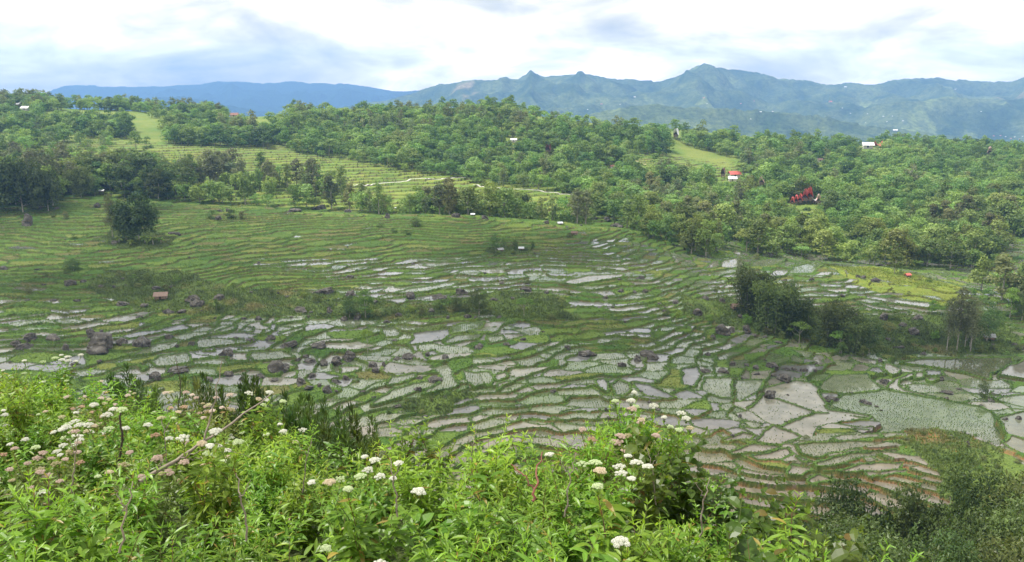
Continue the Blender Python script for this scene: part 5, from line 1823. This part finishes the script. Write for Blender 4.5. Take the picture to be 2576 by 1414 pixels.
# ------------------------------------------------------------------ pale path and channel line across the middle terraces
def ribbon(name, pts, wid, mat, up=0.25):
    P = []
    for (px, py) in pts:
        g = hit(px, py, 440)
        if g:
            P.append(g)
    P = np.array(P)
    t = np.linspace(0, len(P) - 1, 90)
    P = np.stack([np.interp(t, np.arange(len(P)), P[:, k]) for k in range(3)], 1)
    P[:, 2] = sample(H, P[:, 0], P[:, 1]) + up
    d = unit(np.gradient(P, axis=0))
    side = unit(np.stack([-d[:, 1], d[:, 0], np.zeros(len(d))], 1)) * wid
    q = np.array([0, 0, 0.6])
    V = np.concatenate([P - side, P + side, P - side - q, P + side - q])
    n = len(P)
    Fq = []
    for i in range(n - 1):
        Fq += [(i, i + 1, n + i + 1, n + i), (i, 2 * n + i, 2 * n + i + 1, i + 1), (n + i, n + i + 1, 3 * n + i + 1, 3 * n + i)]
    return kind(obj(name, mesh_np(name, V, [np.array(Fq)], mat)), 'structure')


M_PATH = simple_mat("pale_concrete", (.62, .60, .55), 0.85, 0.8, 0.12)
ribbon("path", [(862, 468), (900, 466), (940, 463), (1000, 458), (1040, 452), (1090, 449), (1160, 446), (1172, 447)], 0.7, M_PATH)
ribbon("path", [(1190, 464), (1240, 472), (1300, 476), (1360, 480), (1400, 486), (1450, 491)], 0.7, M_PATH)
ribbon("path", [(1600, 405), (1618, 412), (1632, 420), (1640, 428)], 1.2, simple_mat("sandy_track", (.42, .35, .2), 0.9, 0.6, 0.2))
# ------------------------------------------------------------------ foreground: weeds with lance shaped leaves and white flower heads
M_WEED = leaf_mat("weed_leaves", trans=0.46, hue_var=0.025, val_var=0.35, gloss=0.022, rough=0.4)
M_STEM = leaf_mat("weed_stems", trans=0.0, hue_var=0.02, val_var=0.3, gloss=0.03)
M_FLOWER = leaf_mat("white_florets", trans=0.25, hue_var=0.0, val_var=0.12, gloss=0.02, tcol=(1, 1, .95))


def lance_leaves(rng, base, az, el, L, Wd, droop, col, fold=0.25):
    """base (n,3); az, el direction; L length; Wd half width; curved, folded along the midrib"""
    n = len(base)
    t = np.array([0.0, 0.22, 0.5, 0.78, 1.0])
    w = np.array([0.10, 0.82, 1.0, 0.55, 0.0])
    d = np.stack([np.cos(az), np.sin(az), np.zeros(n)], 1)
    side = np.stack([-np.sin(az), np.cos(az), np.zeros(n)], 1)
    roll = rng.normal(0, 0.35, n)
    sv_ = side * np.cos(roll)[:, None] + np.array([0, 0, 1]) * np.sin(roll)[:, None]
    rows = []
    for k in range(5):
        r = L * (t[k] * np.cos(el) - 0.10 * droop * t[k] ** 2)
        z = L * (t[k] * np.sin(el) - droop * t[k] ** 2 * 0.55)
        c = base + d * r[:, None] + np.array([0, 0, 1]) * z[:, None]
        if k < 4:
            lift = np.array([0, 0, 1]) * (fold * Wd * w[k])[:, None]
            rows += [c, c + sv_ * (Wd * w[k])[:, None] + lift, c - sv_ * (Wd * w[k])[:, None] + lift]
        else:
            rows += [c]
    V = np.stack(rows, 1)                      # n, 13, 3
    f4, f3 = [], []
    for k in range(3):
        a, b = 3 * k, 3 * (k + 1)
        f4 += [(a, b, b + 1, a + 1), (a, a + 2, b + 2, b)]
    f3 += [(9, 12, 10), (9, 11, 12)]
    off = (np.arange(n) * 13)[:, None, None]
    F4 = (np.array(f4)[None] + off).reshape(-1, 4)
    F3 = (np.array(f3)[None] + off).reshape(-1, 3)
    cc = np.repeat(col[:, None, :], 13, 1)
    cc = cc.copy()
    cc[:, [0, 3, 6, 9, 12]] *= 1.12            # paler midrib
    return V.reshape(-1, 3), [F4, F3], cc.reshape(-1, 3)


def floret_head(rng, c, r, col):
    """fuzzy dome of tiny florets"""
    n = 34
    i = np.arange(n) + 0.5
    ph = np.arccos(1 - 1.25 * i / n)
    th = i * 2.399963
    d = np.stack([np.cos(th) * np.sin(ph), np.sin(th) * np.sin(ph), np.cos(ph)], 1)
    P = c + d * r * np.array([1, 1, 0.8]) * rng.uniform(0.85, 1.1, (n, 1))
    nn = unit(d + rng.normal(0, 0.35, (n, 3)))
    tt = unit(np.cross(nn, rng.normal(0, 1, (n, 3))))
    bb = np.cross(nn, tt)
    s = r * 0.30
    V = np.stack([P + tt * s - nn * s * .4, P + bb * s - nn * s * .4, P - tt * s - nn * s * .4, P - bb * s - nn * s * .4, P + nn * s * .5], 1).reshape(-1, 3)
    o = (np.arange(n) * 5)[:, None, None]
    Fq = (np.array([(0, 1, 4), (1, 2, 4), (2, 3, 4), (3, 0, 4)])[None] + o).reshape(-1, 3)
    return V, Fq, np.repeat(col * rng.uniform(0.85, 1.1, (n, 1)), 5, 0)


LEAFC = ((.110, .225, .020), (.225, .37, .036))


def weed(name, seed, h, nst, spread, leafL, leafW, flowers, tone=1.0, dry=False, label="x", cat='weed', flowcol=(.68, .69, .60), node=0.043, branch=3):
    rng = np.random.default_rng(seed)
    root = thing(name, label, cat)
    stems, LB, LA, LE, LL, LW, LD, LC = [], [], [], [], [], [], [], []
    tips = []
    for s in range(nst):
        a = rng.uniform(0, 6.283)
        hh = h * rng.uniform(0.62, 1.05)
        r0 = spread * 0.25 * rng.uniform(0, 1)
        r1 = spread * rng.uniform(0.2, 1.0)
        t = np.linspace(0, 1, 9)
        rr = r0 + (r1 - r0) * t ** 1.5
        wob = rng.normal(0, 0.02, (9, 2)).cumsum(0) * hh * 0.5
        pts = np.stack([rr * math.cos(a) + wob[:, 0], rr * math.sin(a) + wob[:, 1], hh * (t - 0.06 * t * t)], 1)
        axes = [(pts, 0.0045)]
        for b in range(branch):
            tb = rng.uniform(0.45, 0.8)
            st = np.array([np.interp(tb, t, pts[:, q]) for q in range(3)])
            ab = rng.uniform(0, 6.283)
            ln = hh * rng.uniform(0.2, 0.38)
            tt_ = np.linspace(0, 1, 6)
            bp = st + np.stack([ln * .5 * tt_ * math.cos(ab), ln * .5 * tt_ * math.sin(ab), ln * (0.85 * tt_)], 1)
            axes.append((bp, 0.003))
        for (ap, rad) in axes:
            V, Fq = tube(ap, np.linspace(rad, rad * 0.45, len(ap)), 4)
            cst = np.array((.10, .13, .03)) if rng.random() > 0.25 else np.array((.13, .055, .04))
            stems.append((V, Fq, np.tile(cst, (len(V), 1))))
            tips.append(ap[-1])
            ln = np.linalg.norm(np.diff(ap, axis=0), axis=1).sum()
            m = max(3, int(ln / node))
            tn = np.linspace(0.18 if rad > 0.004 else 0.1, 1.0, m)
            ph = rng.uniform(0, 3.14)
            for q, tq in enumerate(tn):
                base = np.array([np.interp(tq, np.linspace(0, 1, len(ap)), ap[:, k]) for k in range(3)])
                top = tq > 0.86
                nl = 4 if top else 2
                for k in range(nl):
                    if rng.random() < 0.06:
                        continue
                    LB.append(base)
                    LA.append(ph + q * 1.62 + k * (6.283 / nl) + rng.normal(0, 0.25))
                    LE.append(rng.normal(0.75 if top else 0.30, 0.25))
                    sz = (0.55 if top else 1.0) * (0.75 + 0.5 * math.sin(math.pi * min(1, tq)))
                    LL.append(leafL * sz * rng.uniform(0.75, 1.15))
                    LW.append(leafW * sz * rng.uniform(0.8, 1.15))
                    LD.append(rng.uniform(0.25, 0.95) if not top else rng.uniform(0.0, 0.4))
                    u_ = np.clip(rng.uniform(0, 0.75) + (0.35 if top else 0) - 0.35 * (1 - tq), 0, 1)
                    c_ = np.array(LEAFC[0]) * (1 - u_) + np.array(LEAFC[1]) * u_
                    if rng.random() < 0.035:
                        c_ = np.array((.30, .24, .05))
                    if dry:
                        c_ = c_ * 0.6 + np.array((.10, .07, .04)) * 0.5
                    LC.append(c_ * tone)
    V, Fq, Cc = lance_leaves(rng, np.array(LB), np.array(LA), np.array(LE), np.array(LL), np.array(LW), np.array(LD), np.array(LC))
    sv_ = join(stems)
    obj("stems", mesh_np("stems", sv_[0], sv_[1], M_STEM, sv_[2], smooth=True), root)
    obj("leaves", mesh_np("leaves", V, Fq, M_WEED, Cc), root)
    order = np.argsort([-q[2] for q in tips])
    for i in range(min(flowers, len(tips))):
        c = tips[order[i]] + np.array([0, 0, 0.01])
        R = rng.uniform(0.020, 0.048)
        age = rng.choice([0, 1, 2], p=[.68, .26, .06])
        fcol = np.array(flowcol) * (1.0 if age == 0 else (np.array((.80, .92, .62)) if age == 1 else np.array((.85, .72, .58))))
        parts = []
        nh = int(rng.integers(8, 15))
        for k in range(nh):
            a, rr = k * 2.4, R * math.sqrt((k + 0.4) / nh)
            hc = c + np.array([rr * math.cos(a), rr * math.sin(a), 0.045 - 0.35 * rr * rr / R])
            parts.append(floret_head(rng, hc, 0.0125 * rng.uniform(0.8, 1.2), fcol))
            st = tube([c - np.array([0, 0, .015]), hc], [0.0013, 0.001], 3)
            parts.append((st[0], st[1], np.tile((.16, .24, .06), (len(st[0]), 1))))
        Vf, Ff, Cf = join(parts)
        obj("flower_cluster", mesh_np("flower_cluster", Vf, Ff, M_FLOWER, Cf), root)
    return Proto(root)


LEAFY = [weed("leafy_weed", 500 + i, h_, n_, s_, l_, w_, 0, t_) for i, (h_, n_, s_, l_, w_, t_) in enumerate((
    (1.05, 11, 0.46, 0.125, 0.0115, 1.0), (1.15, 10, 0.44, 0.140, 0.0120, 1.12), (0.95, 12, 0.48, 0.110, 0.0115, 0.9), (1.1, 11, 0.48, 0.135, 0.0110, 1.05), (0.95, 9, 0.42, 0.12, 0.018, 0.85)))]
FLOWERY = [weed("flowering_weed", 520 + i, h_, n_, s_, l_, w_, f_, t_) for i, (h_, n_, s_, l_, w_, f_, t_) in enumerate((
    (1.1, 7, 0.36, 0.12, 0.0150, 3, 1.0), (1.2, 8, 0.40, 0.12, 0.0150, 6, 0.95), (1.0, 6, 0.32, 0.125, 0.0155, 2, 1.1), (1.15, 9, 0.45, 0.11, 0.0145, 9, 0.9)))]
FADED = [weed("faded_weed", 540 + i, 1.1, 8, 0.42, 0.10, 0.0125, 12, 0.95, True, flowcol=c_) for i, c_ in enumerate(((.66, .56, .48), (.52, .41, .34)))]
BROAD = [weed("broad_leaved_weed", 550 + i, 0.85, 5, 0.32, 0.15, 0.036, 0, t_, node=0.075, branch=1) for i, t_ in enumerate((1.0, 1.15))]
DUSKY = [weed("dusky_leaved_shrub", 560, 1.15, 7, 0.45, 0.115, 0.034, 0, 0.42, node=0.07)]

RIDGE_PX = [-500, 0, 300, 500, 700, 850, 950, 1000, 1100, 1300, 1500, 1700, 1850, 2050, 2200, 2450, 2900]
RIDGE_Y = [14.5, 13.6, 12.6, 11.4, 9.8, 8.4, 7.2, 6.7, 6.8, 6.9, 7.2, 7.6, 7.3, 6.0, 4.6, 3.5, 3.2]


def bed(px):
    """general density and kind of the thicket by bearing"""
    return np.interp(px, RIDGE_PX, RIDGE_Y)


spots = []
tries = 0
while tries < 26000:
    tries += 1
    y = math.sqrt(random.uniform(1.75 ** 2, 14.6 ** 2))
    x = y * random.uniform(-0.78, 0.80)
    px = 1288 + F * x / y * 0.94
    if y > bed(px) + 0.6:
        continue
    sp = 0.36 + 0.026 * y
    if any((x - q[0]) ** 2 + (y - q[1]) ** 2 < sp * sp for q in spots):
        continue
    spots.append((x, y))
spots.sort(key=lambda q: q[1])
print("weeds", len(spots))
used = {}
fl_c = np.array([[wp('A2', a, b) for a, b in ((200, 160), (850, 220), (1050, 280), (1250, 280), (700, 480), (560, 500), (1040, 520), (1050, 620), (1010, 730), (1180, 830), (1760, 460), (1950, 490), (1480, 640), (1280, 1240), (1440, 1260), (1000, 150), (360, 150), (200, 640), (2050, 1080), (2160, 1210))][i] for i in range(20)] +
                [wp('B2', a, b) for a, b in ((430, 640), (400, 850), (800, 950), (1740, 860), (1850, 1060), (1670, 1190), (710, 1220), (830, 1310), (1590, 1070), (1910, 1250), (2160, 800), (1880, 620), (1950, 400), (60, 990), (30, 880), (260, 950))])
fd_c = np.array([wp('A2', a, b) for a, b in ((450, 340), (580, 330), (680, 370), (1380, 400), (1460, 450), (1000, 730), (300, 700))] + [wp('B2', a, b) for a, b in ((1150, 330), (1330, 340), (930, 350), (1420, 380), (1850, 640), (1700, 560), (1980, 430), (260, 960))] + [wp('C2', a, b) for a, b in ((620, 800), (760, 830), (90, 600))])
WEED_LABEL = {}


def side(px, y):
    a = "on the left bank" if px < 850 else ("in the middle thicket" if px < 1650 else "on the right of the thicket")
    return ("close in front " if y < 4.2 else ("further back " if y > 8 else "halfway up ")) + a


counts = {'l': 0, 'f': 0, 'd': 0, 'b': 0, 'u': 0}
under = []
for (x, y) in spots:
    g = gz(x, y)
    px, pyt = project(x, y, g + 1.0)
    df = np.min(np.hypot(fl_c[:, 0] - px, (fl_c[:, 1] - pyt)))
    dd = np.min(np.hypot(fd_c[:, 0] - px, (fd_c[:, 1] - pyt)))
    s = float(RNG.uniform(0.85, 1.18))
    r = RNG.random()
    rz = float(RNG.uniform(0, 6.28))
    tl = (float(RNG.normal(0, 0.07)), float(RNG.normal(0, 0.07)))
    fr_, dr_ = (28 + 60 / y), 34
    if (px > 1830 and y > 3.4 and r < 0.62) or (px > 1580 and y > 5.6 and r < 0.45):
        DUSKY[0].put((x, y, g - 0.05), rz, s * 0.95, "dusky blue green broad leaved shrub " + side(px, y), "dusky shrubs " + side(px, y), tl)
        counts['u'] += 1
    elif dd < dr_ and y > 4.5 and r < 0.45:
        FADED[int(RNG.integers(0, 2))].put((x, y, g - 0.05), rz, s, "faded brownish flowering weed " + side(px, y), "faded weeds " + side(px, y), tl)
        counts['d'] += 1
    elif df < fr_ or (px < 750 and y > 5.5 and r < 0.46):
        k = int(RNG.integers(0, 4)) if y > 5 else int(RNG.choice([0, 2]))
        FLOWERY[k].put((x, y, g - 0.05), rz, s, "white flowering weed with narrow green leaves " + side(px, y), "white flowering weeds " + side(px, y), tl)
        counts['f'] += 1
    elif r > 0.955 or (px < 420 and y < 5 and r > 0.5):
        BROAD[int(RNG.integers(0, 2))].put((x, y, g - 0.05), rz, s, "broad leaved bright green weed " + side(px, y), "broad leaved weeds " + side(px, y), tl)
        counts['b'] += 1
    else:
        LEAFY[int(RNG.integers(0, 5))].put((x, y, g - 0.05), rz, s, "tall green weed with narrow leaves " + side(px, y), "green weeds " + side(px, y), tl)
        counts['l'] += 1
print(counts)
# two plants that reach above the rest
LEAFY[1].put((0.66, 6.35, gz(0.66, 6.35) + 0.05), 1.0, (0.65, 0.65, 0.98), "tall green weed spire standing out above the middle thicket", None)
for i, (px_, Y_, h_) in enumerate(((1545, 7.0, 1.16), (1575, 7.3, 1.2), (1610, 7.0, 1.16), (1650, 7.2, 1.12), (1690, 7.0, 1.06), (1735, 7.3, 1.0))):
    x_ = ray(px_, 1060)[0] * Y_
    (FLOWERY[1] if i in (2, 4) else LEAFY[i % 4]).put((x_, Y_, gz(x_, Y_)), 0.9 * i, (0.9, 0.9, h_), ("white flowering weed" if i in (2, 4) else "tall green weed") + " on the raised hump right of the middle thicket", "weeds on the hump right of the middle thicket" + (" in flower" if i in (2, 4) else ""))
for q in LEAFY + FLOWERY + FADED + BROAD + DUSKY:
    q.drop()

# low leaves filling the ground between the plants
nu = 26000
yy = np.sqrt(rngs.uniform(1.6 ** 2, 14.8 ** 2, nu))
xx = yy * rngs.uniform(-0.8, 0.82, nu)
ok = yy < np.interp(1288 + F * xx / yy * 0.94, RIDGE_PX, RIDGE_Y) + 0.9
xx, yy = xx[ok], yy[ok]
zz = sample(H, xx, yy) + rngs.uniform(0.0, 0.55, len(xx))
uu = rngs.uniform(0, 1, (len(xx), 1))
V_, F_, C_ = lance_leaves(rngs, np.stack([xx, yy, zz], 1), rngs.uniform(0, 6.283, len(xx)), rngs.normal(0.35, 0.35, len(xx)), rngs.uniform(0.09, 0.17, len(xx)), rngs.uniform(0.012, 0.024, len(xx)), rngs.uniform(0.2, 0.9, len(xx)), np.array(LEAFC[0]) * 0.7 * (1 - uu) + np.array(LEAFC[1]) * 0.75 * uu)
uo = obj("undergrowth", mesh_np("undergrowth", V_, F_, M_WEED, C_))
kind(uo, 'stuff', "low green leaves filling the ground under the weeds")
uo['category'] = 'undergrowth'

# ------------------------------------------------------------------ dead twigs sticking out of the thicket
M_TWIG = simple_mat("dead_wood", (.22, .185, .15), 0.9, 20.0, 0.3)
M_TWIGD = simple_mat("dark_stem", (.055, .045, .035), 0.9, 20.0, 0.3)


def pix3(px, py, Y):
    sx, sz = ray(px, py)
    return np.array([sx * Y, Y, sz * Y])


def twig(label, segs, mat):
    root = thing("dead_branch", label, 'branch')
    for i, (pts, r0, r1) in enumerate(segs):
        P = np.array([pix3(*q) for q in pts])
        t = np.linspace(0, len(P) - 1, 14)
        P = np.stack([np.interp(t, np.arange(len(P)), P[:, k]) for k in range(3)], 1)
        P[1:-1] += RNG.normal(0, 0.006, (12, 3))
        V, Fq = tube(P, np.linspace(r0, r1, 14), 6)
        obj("limb" if i == 0 else "twig", mesh_np("twig", V, [Fq], mat, smooth=True), root)
    return root


a2 = lambda x, y, Y: (*wp('A2', x, y), Y)
twig("long pale dead branch slanting up to the right across the left bank", [
    ([a2(930, 880, 6.0), a2(1200, 720, 6.3), a2(1350, 620, 6.5), a2(1600, 440, 6.8), a2(1800, 300, 7.1)], 0.019, 0.005),
    ([a2(1350, 620, 6.5), a2(1400, 480, 6.6), a2(1440, 320, 6.6), a2(1480, 70, 6.7)], 0.009, 0.003),
    ([a2(1210, 720, 6.3), a2(1300, 690, 6.2), a2(1440, 625, 6.2)], 0.006, 0.002),
    ([a2(1220, 720, 6.3), a2(1380, 725, 6.2)], 0.005, 0.002),
    ([a2(1440, 625, 6.2), a2(1560, 680, 6.2), a2(1740, 720, 6.3)], 0.003, 0.0015),
    ([a2(1040, 810, 6.1), a2(1090, 720, 6.1)], 0.006, 0.002)], M_TWIG)
twig("short dark dead stem standing upright on the left bank", [
    ([a2(790, 740, 7.0), a2(815, 620, 7.0), a2(806, 420, 7.0)], 0.013, 0.008),
    ([a2(815, 620, 7.0), a2(840, 560, 7.0)], 0.004, 0.002)], M_TWIGD)
twig("thin dry stalk above the flowers at the top of the left bank", [
    ([a2(1190, 400, 10.5), a2(1205, 200, 10.5), a2(1170, 40, 10.6)], 0.008, 0.003),
    ([a2(1200, 240, 10.5), a2(1215, 180, 10.5)], 0.004, 0.002)], M_TWIGD)
b2 = lambda x, y, Y: (*wp('B2', x, y), Y)
twig("reddish brown bare stem in the middle of the thicket", [
    ([b2(1275, 1010, 3.6), b2(1290, 900, 3.65), b2(1340, 680, 3.8)], 0.008, 0.003),
    ([b2(1290, 930, 3.65), b2(1220, 850, 3.7), b2(1130, 760, 3.8)], 0.005, 0.002)], simple_mat("red_stem", (.16, .06, .045), 0.7, 20, 0.3))

for i, (px, py, Y, ln, lean_) in enumerate(((180, 1180, 5.5, 90, 20), (420, 1120, 7.5, 70, -14), (760, 1180, 6.5, 80, 26), (1000, 1240, 4.6, 90, -20), (1180, 1150, 6.2, 70, 18), (1420, 1240, 4.4, 100, 30), (1650, 1210, 5.6, 90, -22), (1760, 1290, 4.6, 90, 24), (620, 1300, 4.0, 110, -26), (300, 1330, 3.6, 120, 34))):
    twig("thin brown dead stalk standing among the green weeds", [([(px, py + 60, Y), (px + lean_ * 0.5, py - ln * 0.4, Y), (px + lean_, py - ln, Y + .05)], 0.006, 0.0025), ([(px + lean_ * 0.5, py - ln * 0.4, Y), (px - lean_ * 0.4, py - ln * 0.85, Y)], 0.0035, 0.0015)], M_TWIG)['group'] = "dead stalks in the weeds"

# ------------------------------------------------------------------ dark feathery bushes just below the edge of the bank
def feather_proto(seed, w, h, n, tone, name="feathery_bush", cat='bush', label="x"):
    rng = np.random.default_rng(seed)
    root = thing(name, label, cat)
    spires = [(rng.normal(0, w * 0.24), rng.normal(0, w * 0.24), h * rng.uniform(0.55, 1.0)) for _ in range(16)]
    wood = [tube([(0, 0, -0.5), (sx * 0.5, sy * 0.5, sh * 0.4), (sx, sy, sh * 0.93)], [0.05, 0.03, 0.008], 4) for sx, sy, sh in spires]
    k = rng.integers(0, 16, n)
    S = np.array(spires)[k]
    t = rng.uniform(0.05, 1, n) ** 0.75
    rad = w * 0.30 * (1.02 - t) ** 0.7 * rng.uniform(0.3, 1, n)
    a = rng.uniform(0, 6.283, n)
    base = np.stack([S[:, 0] * (0.4 + 0.6 * t), S[:, 1] * (0.4 + 0.6 * t), S[:, 2] * t], 1)
    d = np.stack([np.cos(a), np.sin(a), np.full(n, 0.7)], 1)
    P = base + d * rad[:, None]
    L = w * 0.048 * rng.uniform(0.7, 1.3, n)
    el = rng.normal(0.9, 0.35, n)
    col = leaf_cols(rng, k, 16, *GREENS[tone], jit=0.35)
    V, Fq, Cc = lance_leaves(rng, P, a + rng.normal(0, .4, n), el, L, L * 0.14, rng.uniform(0, .3, n), col)
    wv = join(wood)
    obj("branches", mesh_np("branches", wv[0], wv[1], M_BARKD, smooth=True), root)
    obj("foliage", mesh_np("foliage", V, Fq, M_LEAF, Cc), root)
    return Proto(root)


FEATHER = [feather_proto(601, 2.6, 3.6, 9500, 'feather'), feather_proto(602, 2.2, 3.2, 8500, 'feather'), feather_proto(603, 2.4, 2.8, 7500, 'olive')]
FB = [(345, 985, 22, 70, 0), (395, 1000, 21, 60, 1), (300, 990, 23, 62, 1), (600, 1030, 22, 86, 0), (560, 1000, 24, 60, 1), (650, 1040, 22, 70, 1), (700, 1060, 22, 78, 0), (750, 1080, 21, 100, 1), (800, 1100, 20, 100, 0), (850, 1120, 20, 104, 1), (900, 1130, 19, 92, 0), (950, 1130, 19, 66, 1), (620, 1010, 25, 60, 1), (720, 1110, 20, 96, 1), (870, 1150, 18, 100, 0), (990, 1140, 18, 46, 1), (500, 985, 25, 46, 2), (820, 1070, 23, 70, 1)]
for i, (px, py, Y, top, k) in enumerate(FB):
    sx, sz = ray(px, py)
    x = sx * Y
    g = gz(x, Y)
    s = (sz * Y + top * Y / F - g) / (3.6, 3.2, 2.8)[k]
    lab = ("dark feathery bush showing behind the white flowers at far left" if px < 450 else "dark feathery bush in the row below the left bank") if k < 2 else "olive feathery bush at the near end of the dark row"
    FEATHER[k].put((x, Y, g - 0.1), RNG.uniform(0, 6.28), (max(.55, min(1.15, s * 0.8)), max(.55, min(1.15, s * 0.8)), max(.5, s)), lab, ("dark bushes behind the flowers" if px < 450 else "dark bushes below the left bank") if k < 2 else None)
for q in FEATHER:
    q.drop()

# ------------------------------------------------------------------ trees at the foot of the slope, bottom right
VAL = [tree_proto("feathery_tree", "x", 'tree', 620 + i, w_, h_, 1.2, n_, st_, nl_, 0.30, t_, tr=0.13, asp=2.0, limbs=9) for i, (w_, h_, n_, st_, nl_, t_) in enumerate(((6.5, 9, 30, 'plume', 6500, 'valley'), (7.5, 8, 22, 'round', 6500, 'valley'), (5.5, 10, 22, 'tall', 6000, 'dark')))]
VT = [(2150, 1205, 82, 1, .9), (2210, 1215, 80, 0, 1.0), (2290, 1250, 78, 2, .9), (2360, 1200, 76, 0, 1.1), (2425, 1165, 84, 2, 1.1), (2520, 1205, 78, 1, 1.1), (2600, 1195, 74, 1, 1.0), (2470, 1270, 68, 1, 1.0), (2110, 1300, 66, 1, .8), (2180, 1320, 58, 1, .9), (2250, 1350, 52, 1, .8), (2330, 1330, 58, 0, .9), (2410, 1370, 50, 2, .9), (2520, 1340, 54, 0, 1.0), (2590, 1360, 50, 1, 1.0), (2100, 1370, 48, 1, .8), (2660, 1300, 60, 0, 1), (2440, 1300, 62, 0, 1.0), (2560, 1290, 64, 2, 1.0), (2280, 1290, 68, 0, .9)]
DESC = ["plumy dark green tree", "rounded green tree", "upright dark feathery tree"]
for (px, pyt, Y, k, wd) in VT:
    sx, sz = ray(px, pyt)
    x = sx * Y
    g = gz(x, Y)
    s = (sz * Y - g) / (9, 8, 10)[k]
    if s < 0.25:
        continue
    VAL[k].put((x, Y, g - 0.15), RNG.uniform(0, 6.28), (min(1.2, s * wd * 0.95), min(1.2, s * wd * 0.95), s), DESC[k] + " at the foot of the slope in the bottom right corner", "trees at the bottom right")
for q in VAL:
    q.drop()
for q in (NEAR_TREE, NEAR_LIGHT, NEAR_SLIM, NEAR_BAMBOO, NEAR_BAMBOO2, NEAR_UMB, NEAR_MOUND, BANANA, *BUSH):
    q.drop()
# ------------------------------------------------------------------ a drifting cloud overhead that shades the middle of the valley
def cloud_shade():
    Hc = 620.0
    off = np.array([SUN_DIR.x, SUN_DIR.y]) / SUN_DIR.z * (Hc + 65)
    m, N, L, out = new_mat("cloud_vapour")
    d = N.new('ShaderNodeBsdfTranslucent')
    d.inputs['Color'].default_value = (.9, .9, .92, 1)
    t = N.new('ShaderNodeBsdfTransparent')
    mx = N.new('ShaderNodeMixShader')
    tc = N.new('ShaderNodeTexCoord')
    n = N.new('ShaderNodeTexNoise')
    n.inputs['Scale'].default_value = 0.018
    n.inputs['Detail'].default_value = 4
    L.new(tc.outputs['Object'], n.inputs['Vector'])
    r = N.new('ShaderNodeMapRange')
    r.inputs['From Min'].default_value = 0.30
    r.inputs['From Max'].default_value = 0.62
    r.inputs['To Min'].default_value = 0.06
    r.inputs['To Max'].default_value = 0.25
    L.new(n.outputs['Fac'], r.inputs['Value'])
    L.new(r.outputs[0], mx.inputs['Fac'])
    L.new(t.outputs[0], mx.inputs[1])
    L.new(d.outputs[0], mx.inputs[2])
    L.new(mx.outputs[0], out.inputs['Surface'])
    import bmesh
    rng = np.random.default_rng(88)
    # lobes of the cloud, placed over the ground it shades
    lobes = [(-190, 330, 130, 95), (-60, 300, 120, 95), (60, 290, 100, 80), (-20, 200, 110, 60), (90, 205, 90, 55), (-180, 210, 120, 70), (150, 250, 60, 40), (-280, 400, 120, 75), (-170, 430, 80, 45), (20, 350, 90, 40), (60, 110, 60, 40)]
    parts = []
    for (cx, cy_, rx, ry) in lobes:
        bm = bmesh.new()
        bmesh.ops.create_icosphere(bm, subdivisions=3, radius=1.0)
        P = np.array([v.co[:] for v in bm.verts])
        Fq = np.array([[v.index for v in f.verts] for f in bm.faces])
        bm.free()
        P = P * (1 + 0.22 * n3d(P, 1.6, int(rng.integers(1, 99)))[:, None])
        P[:, 2] = np.where(P[:, 2] < 0, P[:, 2] * 0.25, P[:, 2])
        P = P * np.array([rx, ry, 45]) + np.array([cx + off[0], cy_ + off[1], Hc + rng.uniform(-8, 8)])
        parts.append((P, Fq))
    V, Fq = join(parts)[:2]
    kind(obj("cloud", mesh_np("cloud", V, Fq, m, smooth=True)), 'structure')


cloud_shade()

# ------------------------------------------------------------------ humid air
def haze():
    V, Fq = box(-9900, 9900, -60, 9950, -420, 560)
    m, N, L, out = new_mat("humid_air")
    v = N.new('ShaderNodeVolumePrincipled')
    v.inputs['Color'].default_value = (.27, .51, 1.0, 1)
    v.inputs['Density'].default_value = 0.000118
    v.inputs['Anisotropy'].default_value = 0.2
    L.new(v.outputs[0], out.inputs['Volume'])
    o = obj("haze", mesh_np("haze", V, [Fq], m))
    kind(o, 'stuff', "pale blue humid air filling the valley")
    o['category'] = 'haze'


haze()
